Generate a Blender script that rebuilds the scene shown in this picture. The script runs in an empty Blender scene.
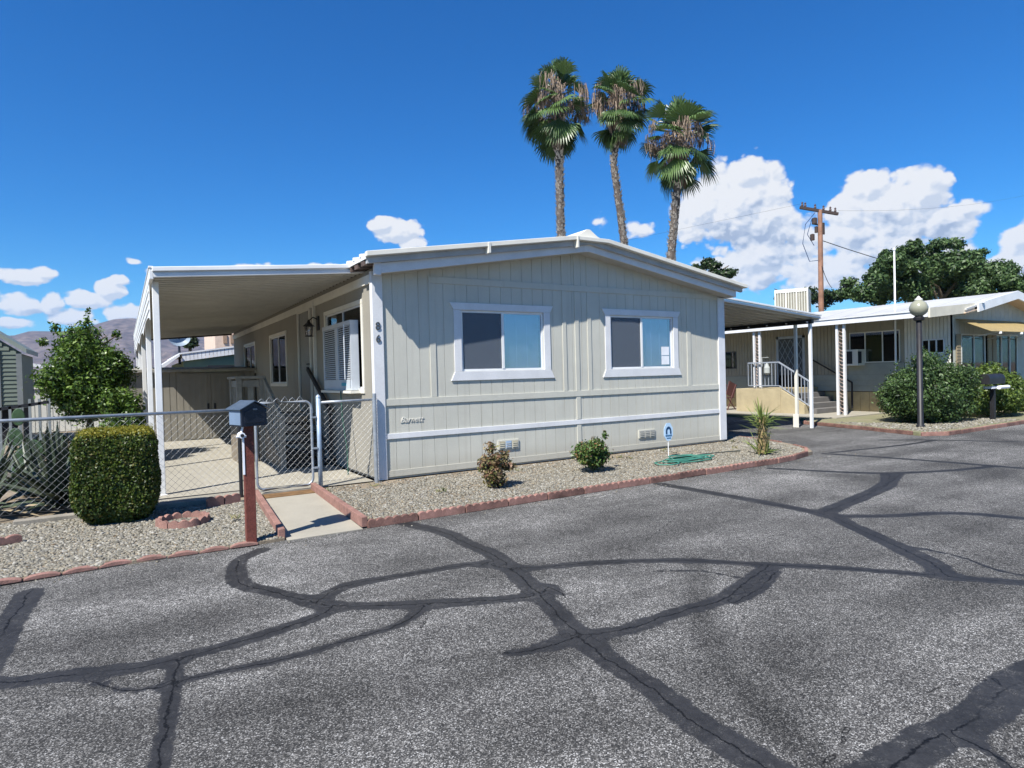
import bpy, math, random
import numpy as np
from mathutils import Vector, Matrix, noise
S = bpy.context.scene; COL = S.collection
rnd = random.Random(7); PI = math.pi; rad = math.radians
# ------------------------------------------------------------------ camera
CAM = np.array([-3.2821, -8.9154, 1.5]); F = 632.04
RT = np.array([0.85097134, -0.5245541, -0.02628271]); UP = np.array([0.03019848, -0.00109173, 0.99954333]); FW = np.array([0.52434324, 0.85137642, -0.0149117])
def ray(x, y): return FW + RT*(x-512)/F - UP*(y-384)/F
def G(x, y, z=0.):                                   # where the survey line through a picture point meets height z
    d = ray(x, y); return CAM + d*((z-CAM[2])/d[2])
def DD(x, y, t): return CAM + ray(x, y)*t
cd = bpy.data.cameras.new('camera'); cam = bpy.data.objects.new('camera', cd); COL.objects.link(cam)
cd.sensor_width = 36; cd.lens = F/1024*36; cd.clip_start = .05; cd.clip_end = 20000
M = Matrix.Identity(4)
for i in range(3): M[i][0] = RT[i]; M[i][1] = UP[i]; M[i][2] = -FW[i]; M[i][3] = CAM[i]
cam.matrix_world = M; S.camera = cam
# ------------------------------------------------------------------ materials
def nodes(m): return m.node_tree.nodes, m.node_tree.links
def mat(name, col, rough=.6, metal=0., var=.06, vs=3., bump=0., bs=40., spec=.4, col2=None, fine=0., coat=0.):
    m = bpy.data.materials.new(name); m.use_nodes = True; N, L = nodes(m); b = N['Principled BSDF']
    b.inputs['Roughness'].default_value = rough; b.inputs['Metallic'].default_value = metal
    b.inputs['Specular IOR Level'].default_value = spec; b.inputs['Coat Weight'].default_value = coat
    tc = N.new('ShaderNodeNewGeometry')
    n = N.new('ShaderNodeTexNoise'); n.inputs['Scale'].default_value = vs; n.inputs['Detail'].default_value = 8; n.inputs['Roughness'].default_value = .65
    L.new(tc.outputs['Position'], n.inputs['Vector'])
    r = N.new('ShaderNodeValToRGB'); c2 = col2 or tuple(min(1, c*(1+var*2.)) for c in col); c1 = col if col2 else tuple(c*(1-var*2.) for c in col)
    r.color_ramp.elements[0].color = (*c1, 1); r.color_ramp.elements[1].color = (*c2, 1)
    r.color_ramp.elements[0].position = .3; r.color_ramp.elements[1].position = .7
    L.new(n.outputs[0], r.inputs[0]); out = r.outputs[0]
    if fine:
        f = N.new('ShaderNodeTexNoise'); f.inputs['Scale'].default_value = bs; f.inputs['Detail'].default_value = 4
        L.new(tc.outputs['Position'], f.inputs['Vector'])
        mr = N.new('ShaderNodeMapRange'); mr.inputs[1].default_value = .3; mr.inputs[2].default_value = .7; mr.inputs[3].default_value = 1-fine; mr.inputs[4].default_value = 1+fine
        L.new(f.outputs[0], mr.inputs[0])
        mm = N.new('ShaderNodeMix'); mm.data_type = 'RGBA'; mm.blend_type = 'MULTIPLY'; mm.inputs[0].default_value = 1
        L.new(out, mm.inputs[6]); L.new(mr.outputs[0], mm.inputs[7]); out = mm.outputs[2]
    L.new(out, b.inputs['Base Color'])
    if bump:
        bn = N.new('ShaderNodeTexNoise'); bn.inputs['Scale'].default_value = bs; bn.inputs['Detail'].default_value = 5
        L.new(tc.outputs['Position'], bn.inputs['Vector'])
        bp = N.new('ShaderNodeBump'); bp.inputs['Strength'].default_value = bump; bp.inputs['Distance'].default_value = .01
        L.new(bn.outputs[0], bp.inputs['Height']); L.new(bp.outputs[0], b.inputs['Normal'])
    return m
def leafmat(name, cols, rough=.5, trans=.25, clump=.35):
    m = bpy.data.materials.new(name); m.use_nodes = True; N, L = nodes(m); b = N['Principled BSDF']
    g = N.new('ShaderNodeNewGeometry'); r = N.new('ShaderNodeValToRGB'); e = r.color_ramp.elements
    e[0].color = (*cols[0], 1); e[-1].color = (*cols[-1], 1)
    for i, c in enumerate(cols[1:-1]): q = e.new((i+1)/(len(cols)-1)); q.color = (*c, 1)
    L.new(g.outputs['Random Per Island'], r.inputs[0])
    L.new(r.outputs[0], b.inputs['Base Color'])
    b.inputs['Roughness'].default_value = rough; b.inputs['Specular IOR Level'].default_value = .35
    t = N.new('ShaderNodeBsdfTranslucent'); mx = N.new('ShaderNodeMixShader'); mx.inputs[0].default_value = trans
    L.new(r.outputs[0], t.inputs[0]); L.new(b.outputs[0], mx.inputs[1]); L.new(t.outputs[0], mx.inputs[2])
    L.new(mx.outputs[0], N['Material Output'].inputs[0]); return m
def glassmat(name, tint, refl=.35, rough=.03):
    m = bpy.data.materials.new(name); m.use_nodes = True; N, L = nodes(m); N.remove(N['Principled BSDF'])
    t = N.new('ShaderNodeBsdfTransparent'); t.inputs[0].default_value = (*tint, 1)
    g = N.new('ShaderNodeBsdfGlossy'); g.inputs['Roughness'].default_value = rough; g.inputs[0].default_value = (.95, .97, 1, 1)
    n = N.new('ShaderNodeTexNoise'); n.inputs['Scale'].default_value = 1.5
    bp = N.new('ShaderNodeBump'); bp.inputs['Strength'].default_value = .06; bp.inputs['Distance'].default_value = .02
    L.new(n.outputs[0], bp.inputs['Height']); L.new(bp.outputs[0], g.inputs['Normal'])
    mx = N.new('ShaderNodeMixShader'); mx.inputs[0].default_value = refl
    L.new(t.outputs[0], mx.inputs[1]); L.new(g.outputs[0], mx.inputs[2]); L.new(mx.outputs[0], N['Material Output'].inputs[0]); return m
SIDING = mat('siding_paint', (.495, .487, .418), .7, var=.04, vs=1.2, bump=.25, bs=60, fine=.03)
def weather(m, amt=.5, h=.30):
    N, L = nodes(m); b = N['Principled BSDF']; src = b.inputs['Base Color'].links[0].from_socket
    g = N.new('ShaderNodeNewGeometry'); sp = N.new('ShaderNodeSeparateXYZ'); L.new(g.outputs['Position'], sp.inputs[0])
    n = N.new('ShaderNodeTexNoise'); n.inputs['Scale'].default_value = 2.4; n.inputs['Detail'].default_value = 8; n.inputs['Roughness'].default_value = .75; L.new(g.outputs['Position'], n.inputs[0])
    mp = N.new('ShaderNodeMapping'); mp.inputs['Scale'].default_value = (14, 14, .55); L.new(g.outputs['Position'], mp.inputs[0]); n2 = N.new('ShaderNodeTexNoise'); n2.inputs['Scale'].default_value = 1; n2.inputs['Detail'].default_value = 5; L.new(mp.outputs[0], n2.inputs[0])
    def f(op, a, b_, cl=False):
        k = N.new('ShaderNodeMath'); k.operation = op; k.use_clamp = cl
        for i, v in enumerate((a, b_)):
            if isinstance(v, (int, float)): k.inputs[i].default_value = v
            else: L.new(v, k.inputs[i])
        return k.outputs[0]
    spl = f('MULTIPLY', f('SUBTRACT', f('ADD', h*.55, f('MULTIPLY', n.outputs[0], h*1.0)), sp.outputs[2]), 5., True)   # mud splashed up from the bed, ragged upper edge
    mr = N.new('ShaderNodeMapRange'); L.new(n2.outputs[0], mr.inputs[0])
    for i, q in enumerate((.52, .75, 0, .35)): mr.inputs[i+1].default_value = q
    mx = N.new('ShaderNodeMix'); mx.data_type = 'RGBA'; L.new(f('MULTIPLY', f('ADD', f('MULTIPLY', spl, .6), mr.outputs[0]), amt, True), mx.inputs[0]); L.new(src, mx.inputs[6]); mx.inputs[7].default_value = (.25,.22,.165,1); L.new(mx.outputs[2], b.inputs['Base Color'])
weather(SIDING)
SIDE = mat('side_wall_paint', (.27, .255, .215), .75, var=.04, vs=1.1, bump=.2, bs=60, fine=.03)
WHITE = mat('white_trim_paint', (.62, .625, .625), .5, var=.05, vs=2, bump=.08, bs=50, fine=.04)
CREAM = mat('cream_metal', (.66, .64, .56), .45, var=.05, vs=2)
ALU = mat('white_aluminium', (.70, .71, .70), .4, var=.05, vs=1.5)
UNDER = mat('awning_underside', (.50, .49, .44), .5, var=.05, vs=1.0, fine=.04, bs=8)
PANSHADE = mat('shaded_pan_underside', (.10, .07, .06), .8, var=.3, vs=6)  # dark undersides of the roof ribs, their shade put into the colour
GALV = mat('galvanised_steel', (.36, .39, .42), .42, metal=.55, var=.12, vs=12)
WIRE = mat('galvanised_wire', (.30, .315, .33), .5, metal=.35, var=.1, vs=20)
CONC = mat('concrete', (.30, .28, .228), .85, var=.07, vs=1.3, bump=.2, bs=90, fine=.08)
CONCD = mat('weathered_concrete', (.23, .21, .175), .9, var=.15, vs=2.5, bump=.3, bs=60, fine=.12)
REDC = mat('red_concrete', (.235, .128, .103), .85, var=.16, vs=7, bump=.4, bs=80, fine=.14)
REDD = mat('faded_red_concrete', (.165, .088, .07), .9, var=.25, vs=5, bump=.4, bs=80, fine=.14)
REDW = mat('red_stained_wood', (.10, .024, .016), .7, var=.2, vs=9, bump=.5, bs=70, col2=(.17,.05,.035), fine=.25)
NAVY = mat('dark_blue_metal', (.010, .014, .026), .45, var=.1, vs=8, spec=.5)
NAVYL = mat('blue_grey_metal', (.055, .080, .115), .4, var=.1, vs=8, spec=.5)
BLACK = mat('black_paint', (.015, .015, .017), .5, var=.2)
DARK = mat('dark_interior', (.012, .013, .015), .9, var=.2)
SHADE = mat('window_screen', (.085, .095, .105), .6, var=.05, vs=4, fine=.12, bs=160)
BLIND = mat('window_blind', (.47, .48, .50), .7, var=.04, vs=5)
GLASS = glassmat('window_glass', (.80, .86, .98), .27); GLASSD = glassmat('dark_window_glass', (.50, .53, .55), .12)
WOODG = mat('grey_painted_wood', (.25, .235, .195), .8, var=.12, vs=6, bump=.2)
WOODR = mat('weathered_wood', (.19, .16, .12), .85, var=.2, vs=5, bump=.3)
TREAD = mat('dark_stair_tread', (.045, .04, .036), .85, var=.2, vs=6)
DIRT = mat('dry_dirt', (.21, .17, .12), .95, var=.2, vs=2.2, bump=.6, bs=70, fine=.22)
DOORM = mat('door_paint', (.25, .25, .23), .6)
DUSTB = mat('shed_siding', (.21, .195, .16), .75, var=.06, vs=1.5)
def ch(o):
    return [c for c in o.children]
# ------------------------------------------------------------------ mesh helpers
class MB:
    def __init__(s): s.v = []; s.f = []; s.m = []; s.cur = 0
    def add(s, vs, fs):
        n = len(s.v); s.v += [tuple(map(float, v)) for v in vs]; s.f += [tuple(i+n for i in f) for f in fs]; s.m += [s.cur]*len(fs); return s
    def box(s, a, b, rz=0, c=None):
        x0, y0, z0 = a; x1, y1, z1 = b
        P = [(x0,y0,z0),(x1,y0,z0),(x1,y1,z0),(x0,y1,z0),(x0,y0,z1),(x1,y0,z1),(x1,y1,z1),(x0,y1,z1)]
        if rz:
            cx, cy = c or ((x0+x1)/2, (y0+y1)/2); k, q = math.cos(rz), math.sin(rz)
            P = [(cx+(x-cx)*k-(y-cy)*q, cy+(x-cx)*q+(y-cy)*k, z) for x, y, z in P]
        return s.add(P, [(0,3,2,1),(4,5,6,7),(0,1,5,4),(1,2,6,5),(2,3,7,6),(3,0,4,7)])
    def hexa(s, P): return s.add(P, [(0,3,2,1),(4,5,6,7),(0,1,5,4),(1,2,6,5),(2,3,7,6),(3,0,4,7)])
    def beam(s, p, q, w, h, up=(0,0,1)):              # bar of section w x h from p to q
        p, q = Vector(p), Vector(q); d = (q-p).normalized(); u = Vector(up)
        sd = d.cross(u)
        if sd.length < 1e-4: sd = d.cross(Vector((1,0,0)))
        sd.normalize(); u = sd.cross(d).normalized(); P = []
        for e in (p, q):
            for a, b in ((-1,-1),(1,-1),(1,1),(-1,1)): P.append(e+sd*a*w/2+u*b*h/2)
        return s.add(P, [(0,1,2,3),(4,7,6,5),(0,4,5,1),(1,5,6,2),(2,6,7,3),(3,7,4,0)])
    def tube(s, pts, r, n=8, cap=True):
        pts = [Vector(p) for p in pts]; V = []; Fc = []; ref = None
        for i, p in enumerate(pts):
            d = (pts[min(i+1, len(pts)-1)]-pts[max(i-1, 0)]).normalized()
            if ref is None:
                ref = Vector((0,0,1)) if abs(d.z) < .9 else Vector((1,0,0))
            a = d.cross(ref); a = a.normalized() if a.length > 1e-5 else d.orthogonal().normalized(); b = d.cross(a).normalized(); ref = -b if False else ref
            rr = r[i] if isinstance(r, (list, tuple)) else r
            for k in range(n):
                t = 2*PI*k/n; V.append(p+a*math.cos(t)*rr+b*math.sin(t)*rr)
        for i in range(len(pts)-1):
            for k in range(n): Fc.append((i*n+k, i*n+(k+1)%n, (i+1)*n+(k+1)%n, (i+1)*n+k))
        if cap: Fc.append(tuple(range(n))[::-1]); Fc.append(tuple((len(pts)-1)*n+k for k in range(n)))
        return s.add(V, Fc)
    def lathe(s, c, prof, n=20):
        V = []; Fc = []
        for r, z in prof:
            for k in range(n): t = 2*PI*k/n; V.append((c[0]+r*math.cos(t), c[1]+r*math.sin(t), c[2]+z))
        for i in range(len(prof)-1):
            for k in range(n): Fc.append((i*n+k, i*n+(k+1)%n, (i+1)*n+(k+1)%n, (i+1)*n+k))
        return s.add(V, Fc)
    def ext(s, poly, ax, a, b):                       # extrude a 2D polygon along axis ax (0:x 1:y 2:z) from a to b
        def m(p, t):
            if ax == 0: return (t, p[0], p[1])
            if ax == 1: return (p[0], t, p[1])
            return (p[0], p[1], t)
        n = len(poly); V = [m(p, a) for p in poly]+[m(p, b) for p in poly]
        Fc = [tuple(range(n)), tuple(range(n, 2*n))[::-1]]+[(i, i+n, (i+1) % n+n, (i+1) % n) for i in range(n)]
        return s.add(V, Fc)
    def build(s, name, m, parent=None, smooth=False, bevel=0, fix=True):
        me = bpy.data.meshes.new(name); me.from_pydata(s.v, [], s.f)
        for k in (m if isinstance(m, (list, tuple)) else [m]): me.materials.append(k)
        if isinstance(m, (list, tuple)): me.polygons.foreach_set('material_index', s.m)
        if fix:
            import bmesh
            bm = bmesh.new(); bm.from_mesh(me); bmesh.ops.recalc_face_normals(bm, faces=bm.faces); bm.to_mesh(me); bm.free()
        if smooth: me.polygons.foreach_set('use_smooth', [True]*len(me.polygons))
        o = bpy.data.objects.new(name, me); COL.objects.link(o)
        if bevel:
            md = o.modifiers.new('bevel', 'BEVEL'); md.width = bevel; md.segments = 2; md.limit_method = 'ANGLE'
        if parent: o.parent = parent; o.matrix_parent_inverse = parent.matrix_world.inverted()
        return o
def npmesh(name, V, Fq, m, parent=None, smooth=False):
    V = np.asarray(V, np.float32); Fq = np.asarray(Fq, np.int32); k = Fq.shape[1]
    me = bpy.data.meshes.new(name); me.vertices.add(len(V)); me.vertices.foreach_set('co', V.ravel())
    me.loops.add(Fq.size); me.loops.foreach_set('vertex_index', Fq.ravel())
    me.polygons.add(len(Fq)); me.polygons.foreach_set('loop_start', np.arange(0, Fq.size, k, dtype=np.int32)); me.polygons.foreach_set('loop_total', np.full(len(Fq), k, np.int32))
    me.update(calc_edges=True); me.validate()
    if smooth: me.polygons.foreach_set('use_smooth', [True]*len(me.polygons))
    me.materials.append(m); o = bpy.data.objects.new(name, me); COL.objects.link(o)
    if parent: o.parent = parent; o.matrix_parent_inverse = parent.matrix_world.inverted()
    return o
def tag(o, label=None, cat=None, group=None, kind=None):
    if label: o['label'] = label
    if cat: o['category'] = cat
    if group: o['group'] = group
    if kind: o['kind'] = kind
    return o
def thing(name, label, cat, loc=(0,0,0), rz=0, group=None):
    o = bpy.data.objects.new(name, None); COL.objects.link(o); o.location = [float(v) for v in loc]; o.rotation_euler = (0,0,rz); o.empty_display_size = .2
    o.matrix_world = Matrix.Translation(o.location) @ Matrix.Rotation(rz, 4, 'Z')
    return tag(o, label, cat, group)
def place(o, parent):                                 # parent a part that was built in world coordinates
    o.parent = parent; o.matrix_parent_inverse = parent.matrix_world.inverted(); return o
def copy_thing(src, loc, rz, label=None):
    c = src.copy(); COL.objects.link(c); c.location = loc; c.rotation_euler = (0,0,rz)
    if label: c['label'] = label
    for k in src.children:
        d = k.copy(); COL.objects.link(d); d.parent = c
        for g in k.children:
            e = g.copy(); COL.objects.link(e); e.parent = d
    return c
def leaves(blobs, n, size, seed, up=.3, aspect=.5, shell=.45, jit=.8):
    R = np.random.default_rng(seed); w = np.array([(b[3]*b[4]*b[5])**(2/3) for b in blobs]); w /= w.sum()
    bi = R.choice(len(blobs), n, p=w); B = np.array(blobs, float)[bi]
    d = R.normal(size=(n,3)); d /= np.linalg.norm(d, axis=1)[:,None]
    r = R.random(n)**shell; r = r*(1+.12*R.normal(size=n)*(r > .8)); c = B[:,:3]+d*B[:,3:6]*r[:,None]
    nn = d+jit*R.normal(size=(n,3)); nn[:,2] += up; nn /= np.linalg.norm(nn, axis=1)[:,None]
    t = np.cross(nn, R.normal(size=(n,3))); t /= np.linalg.norm(t, axis=1)[:,None]; b = np.cross(nn, t)
    L = size*(.6+.8*R.random(n))[:,None]; W = L*aspect
    V = np.stack([c-t*L*.5, c+b*W*.5+nn*L*.08, c+t*L*.5-nn*L*.1, c-b*W*.5+nn*L*.08], 1).reshape(-1,3)
    return V, np.arange(n*4).reshape(-1,4)
def text_mesh(txt, size, depth, name, m, parent, world, font_shear=0., align='CENTER'):
    cu = bpy.data.curves.new(name, 'FONT'); cu.body = txt; cu.size = size; cu.extrude = depth; cu.shear = font_shear; cu.align_x = align; cu.resolution_u = 3
    t = bpy.data.objects.new(name, cu); COL.objects.link(t); bpy.context.view_layer.update()
    me = bpy.data.meshes.new_from_object(t.evaluated_get(bpy.context.evaluated_depsgraph_get())); bpy.data.objects.remove(t)
    me.transform(world); me.materials.clear(); me.materials.append(m)
    o = bpy.data.objects.new(name, me); COL.objects.link(o)
    if parent: place(o, parent)
    return o
FRONT = Matrix.Rotation(PI/2, 4, 'X')                 # text that faces -Y

# ================================================================== SETTING
# ---- road with crack sealer
cracks = [ # pixels of the survey photo, half-width in metres
 ([(-60,690),(0,683.5),(77,674.5),(144,666.5),(185,656.5),(255,637.5),(316,617),(334,607)], .085),
 ([(262,550),(240,560),(236.6,575),(245.7,585.5),(276,593),(306,600),(331,606),(389,605),(444,603),(512,598.6),(539,594),(549,588)], .095),
 ([(316,602),(346,586),(398,576),(459,566),(492,562)], .08),
 ([(404,523),(443,532),(467,543),(493,554),(514,571),(550,605),(579,636),(620,667),(654,690),(696,723),(731,744),(768,767),(830,805)], .11),
 ([(508,653),(532,650),(579,636)], .05), ([(552,645),(579,636),(620,631),(675,613),(717,601),(745,584),(768,566)], .085),
 ([(480,565),(525,568),(595,563),(675,560.4),(778,565),(851,569),(928,575),(971,579),(1024,583),(1100,590)], .075),
 ([(661,484),(738,497.6),(822,514),(854.5,527),(898,547),(931,563),(946,576)], .12),
 ([(825,512),(869,494),(887,485),(889,474.6)], .13),
 ([(829,516),(887,516),(953,513),(1024,518.4),(1100,526)], .09),
 ([(770,468.3),(869,473),(942,471),(993,466.5)], .09),
 ([(825,453.7),(906,459),(1024,468.3),(1100,474)], .10),
 ([(832,452.6),(906,444.6),(935,440)], .07), ([(880,440),(935,440),(1024,442),(1100,443)], .08),
 ([(850,790),(930.6,739),(968.5,722.6),(995.6,701),(1024,679),(1100,630)], .12),
 ([(30,592),(15.5,614),(5,627),(-8,655),(-30,690)], .12),
 ([(182,658),(175,673),(170,704),(165,737.6),(158,770),(150,800)], .055),
 ([(186,679.6),(291,657),(358,637),(401,623.6),(425,606)], .045),
 ([(924,549),(960,557),(1000,571),(1030,576)], .03), ([(660,571),(700,571),(735,577)], .02), ([(549,588),(562,593),(566,596)], .03), ([(1000,790),(1010,770),(985,750),(960,738)], .03),
 ([(735,602),(760,588),(775,572)], .05), ([(869,492),(893,480),(900,474)], .06), ([(77,676),(120,690),(160,687)], .03)]
soft = [ ([(90,691),(186,679.6),(291,657),(358,637),(401,623.6),(419,611)], .09, .5), ([(494,655),(460,659),(420,663)], .05, .45),
 ([(694,560),(699,590),(703,622),(731,674.5),(768,716),(822,765),(860,800)], .10, .55),
 ([(730,680),(800,650),(880,620),(963,584)], .26, .38), ([(-40,655),(60,640),(150,628),(255,600)], .22, .40),
 ([(450,680),(512,664),(600,640)], .15, .35), ([(380,560),(480,540),(590,525),(700,500)], .35, .30), ([(600,540),(700,528),(800,520)], .3, .25),
 ([(0,745),(100,720),(250,700),(400,690)], .25, .32), ([(480,740),(600,715),(700,700)], .2, .3),
 ([(330,545),(420,538),(520,524)], .08, .3), ([(720,470),(840,476),(900,485)], .2, .3), ([(940,430),(1000,440),(1060,450)], .25, .3), ([(905,458),(960,466),(1024,480)], .4, .25),
 ([(1024,540),(940,520),(850,500)], .3, .25), ([(585,577),(640,575),(700,566)], .05, .3)]
fine = [[(258,567),(289,570)], [(20,633),(120,612),(232,590)], [(852,720),(840,745),(826,766),(820,790)], [(914,695),(985,679),(1001,685)], [(427,617.5),(420,630),(416,636)],
 [(644,542),(660,530),(676,517)], [(815,634),(825,638)], [(738,540),(800,533),(824,541)], [(930,540),(980,556),(1020,568)]]
def W2(px):
    P = np.array([G(x, y, -.1)[:2] for x, y in px]); Q_ = np.vstack([2*P[0]-P[1], P, 2*P[-1]-P[-2]]); out = []
    for i in range(1, len(Q_)-2):
        a, b_, c, d = Q_[i-1:i+3]
        for t in np.linspace(0, 1, 5)[:-1]: out.append(.5*(2*b_+(c-a)*t+(2*a-5*b_+4*c-d)*t*t+(3*b_-a-3*c+d)*t**3))
    out.append(P[-1]); return np.array(out)
def axis(a, fa, fb, b, st, co):
    l = [a]; x = a
    while x+co < fa: x += co; l.append(x)
    return np.array(l+list(np.arange(fa, fb, st))+list(np.arange(fb, b+co, co)))
xs = axis(-70, -6.2, 18, 90, .045, 4.); ys = axis(-40, -8.6, -1.0, 16, .04, 3.)
X, Y = np.meshgrid(xs, ys); Pt = np.stack([X.ravel(), Y.ravel()], 1)
def segd(P, pl):
    best = np.full(len(P), 1e3)
    for a, b in zip(pl[:-1], pl[1:]):
        ab = b-a; t = np.clip(((P-a)@ab)/(ab@ab), 0, 1); best = np.minimum(best, np.linalg.norm(P-(a+t[:,None]*ab), axis=1))
    return best
seal = np.full(len(Pt), 1e3); crk = np.full(len(Pt), 1e3); fin = np.full(len(Pt), 1e3); sft = np.zeros(len(Pt))
def segsd(P, pl):
    best = np.full(len(P), 1e3); sg = np.ones(len(P))
    for a, b_ in zip(pl[:-1], pl[1:]):
        ab = b_-a; t = np.clip(((P-a)@ab)/(ab@ab), 0, 1); q = P-(a+t[:,None]*ab); d = np.linalg.norm(q, axis=1); m_ = d < best
        best = np.where(m_, d, best); sg = np.where(m_, np.sign(ab[0]*q[:,1]-ab[1]*q[:,0]), sg)
    return best, sg
acc_ = np.zeros(len(Pt)); csg = np.full(len(Pt), 1e3); KS = .032
for px, w in cracks:
    d, sg = segsd(Pt, W2(px)); acc_ += np.exp(-np.clip(d-w*.86, -1, 8)/KS); m_ = d < crk; crk = np.where(m_, d, crk); csg = np.where(m_, d*sg, csg)
seal = -KS*np.log(acc_+1e-60)
for px in fine: fin = np.minimum(fin, segd(Pt, W2(px)))
for px, w, a in soft: sft = np.maximum(sft, a*np.clip(1.5-segd(Pt, W2(px))/w, 0, 1))
for px, w, a in [([(280,556),(380,545),(480,530),(600,505),(720,490),(800,478)], .42, .42), ([(20,632),(110,612),(200,600),(235,592)], .30, .38), ([(560,560),(640,552),(720,540),(800,545)], .18, .22), ([(480,590),(560,588),(680,575),(700,580)], .20, .30),
 ([(860,640),(940,650),(1024,640)], .35, .15), ([(840,490),(900,500),(1000,505)], .4, .25), ([(300,620),(380,618),(500,615)], .15, .22), ([(60,700),(140,690),(200,688)], .2, .2), ([(780,470),(840,463),(1000,455)], .35, .3)]:
    sft = sft-a*np.clip(1.6-segd(Pt, W2(px))/w, 0, 1)
nx, ny = len(xs), len(ys); I = (np.arange(ny-1)[:,None]*nx+np.arange(nx-1)[None]).ravel()
Q = np.stack([I, I+1, I+1+nx, I+nx], 1)
ASPH = bpy.data.materials.new('asphalt'); ASPH.use_nodes = True; N, L = nodes(ASPH); b = N['Principled BSDF']
geo = N.new('ShaderNodeNewGeometry')
def nz(scale, det=3, rough=.5, vec=None):
    n = N.new('ShaderNodeTexNoise'); n.inputs['Scale'].default_value = scale; n.inputs['Detail'].default_value = det; n.inputs['Roughness'].default_value = rough
    L.new(vec or geo.outputs['Position'], n.inputs['Vector']); return n.outputs[0]
def mth(op, a, b_=None, c_=None, clamp=False):
    n = N.new('ShaderNodeMath'); n.operation = op; n.use_clamp = clamp
    for i, v in enumerate((a, b_, c_)):
        if v is None: continue
        if isinstance(v, (int, float)): n.inputs[i].default_value = v
        else: L.new(v, n.inputs[i])
    return n.outputs[0]
def mrange(v, a, b_, c, d, smooth=False):
    n = N.new('ShaderNodeMapRange'); n.interpolation_type = 'SMOOTHSTEP' if smooth else 'LINEAR'; L.new(v, n.inputs[0])
    for i, q in enumerate((a, b_, c, d)): n.inputs[i+1].default_value = q
    return n.outputs[0]
def att(nm):
    a = N.new('ShaderNodeAttribute'); a.attribute_name = nm; return a.outputs['Fac']
def mixc(f, a, b_, mode='MIX'):
    n = N.new('ShaderNodeMix'); n.data_type = 'RGBA'; n.blend_type = mode
    for i, v in ((0, f), (6, a), (7, b_)):
        if isinstance(v, tuple): n.inputs[i].default_value = (*v, 1)
        elif isinstance(v, (int, float)): n.inputs[i].default_value = v
        else: L.new(v, n.inputs[i])
    return n.outputs[2]
spk = nz(70, 4, .75)
vor = N.new('ShaderNodeTexVoronoi'); vor.inputs['Scale'].default_value = 185; L.new(geo.outputs['Position'], vor.inputs['Vector']); vs_ = N.new('ShaderNodeSeparateColor'); L.new(vor.outputs['Color'], vs_.inputs[0]); agg = vs_.outputs[0]; grn = nz(26, 4, .7); big = nz(.55, 6, .6); mid = nz(3.5, 5, .6)
strm = N.new('ShaderNodeMapping'); strm.inputs['Scale'].default_value = (.25, 1.6, 1); L.new(geo.outputs['Position'], strm.inputs[0]); strk = nz(1.0, 5, .6, strm.outputs[0])
base = N.new('ShaderNodeValToRGB'); e = base.color_ramp.elements
e[0].position = 0.; e[0].color = (.017, .018, .019, 1); e[1].position = 1.; e[1].color = (.30, .30, .29, 1)
for p_, c_ in ((.35, .032), (.62, .058), (.82, .115), (.93, .19)): q = e.new(p_); q.color = (c_*1.12, c_*1.09, c_*1.02, 1)
L.new(agg, base.inputs[0])
tone = mth('MULTIPLY', mrange(big, .32, .68, .70, 1.32), mrange(strk, .32, .68, .70, 1.32)); tone = mth('MULTIPLY', tone, mrange(mid, .3, .7, .84, 1.16)); tone = mth('MULTIPLY', tone, mrange(grn, .3, .7, .74, 1.32)); tone = mth('MULTIPLY', tone, mrange(spk, .3, .7, .74, 1.36))
tone = mth('MULTIPLY', tone, mth('SUBTRACT', 1.12, mth('MULTIPLY', att('tire'), mrange(grn, .3, .7, .7, 1.2))))
col = mixc(1., base.outputs[0], tone, 'MULTIPLY')
edge = mth('ADD', att('seal'), mth('MULTIPLY', mth('SUBTRACT', nz(10, 6, .75), .5), .10)); edge = mth('ADD', edge, mth('MULTIPLY', mth('SUBTRACT', nz(1.6, 3), .5), .07))
sm = mth('MULTIPLY', mrange(edge, -.007, .007, 1, 0), mrange(nz(11, 5, .75), .30, .5, .70, .98))
sc = mixc(1., (.0225, .0228, .024), mth('MULTIPLY', mrange(nz(30, 5, .7), .3, .7, .7, 1.35), mrange(mid, .3, .7, .75, 1.3)), 'MULTIPLY')
col = mixc(sm, col, sc)
cd_ = mth('ADD', att('csign'), mth('MULTIPLY', mth('SUBTRACT', nz(4.5, 6, .72), .5), .13))
cl = mrange(mth('ABSOLUTE', cd_), .0025, .0085, .97, 0); cl = mth('MULTIPLY', cl, mrange(nz(2.2, 2), .34, .44, .35, 1)); cl = mth('MULTIPLY', cl, mrange(att('crack'), .09, .11, 1, 0))
fd = mth('ADD', att('fine'), mth('MULTIPLY', mth('SUBTRACT', nz(8, 3, .6), .5), .05)); cl2 = mrange(mth('ABSOLUTE', mth('SUBTRACT', fd, .008)), .001, .005, .85, 0)
col = mixc(mth('MAXIMUM', cl, cl2), col, (.003, .003, .003))
L.new(col, b.inputs['Base Color']); b.inputs['Specular IOR Level'].default_value = .25
L.new(mrange(sm, 0, 1, .88, .62), b.inputs['Roughness'])
bp = N.new('ShaderNodeBump'); bp.inputs['Distance'].default_value = .006; L.new(spk, bp.inputs['Height']); L.new(mrange(sm, 0, 1, .75, .25), bp.inputs['Strength']); L.new(bp.outputs[0], b.inputs['Normal'])
road = npmesh('road', np.column_stack([Pt, np.full(len(Pt), -.1)]), Q, ASPH); tag(road, kind='structure')
for nm, a in (('seal', seal), ('crack', crk), ('csign', csg), ('fine', fin), ('tire', sft)):
    at = road.data.attributes.new(nm, 'FLOAT', 'POINT'); at.data.foreach_set('value', a.astype(np.float32))
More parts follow.
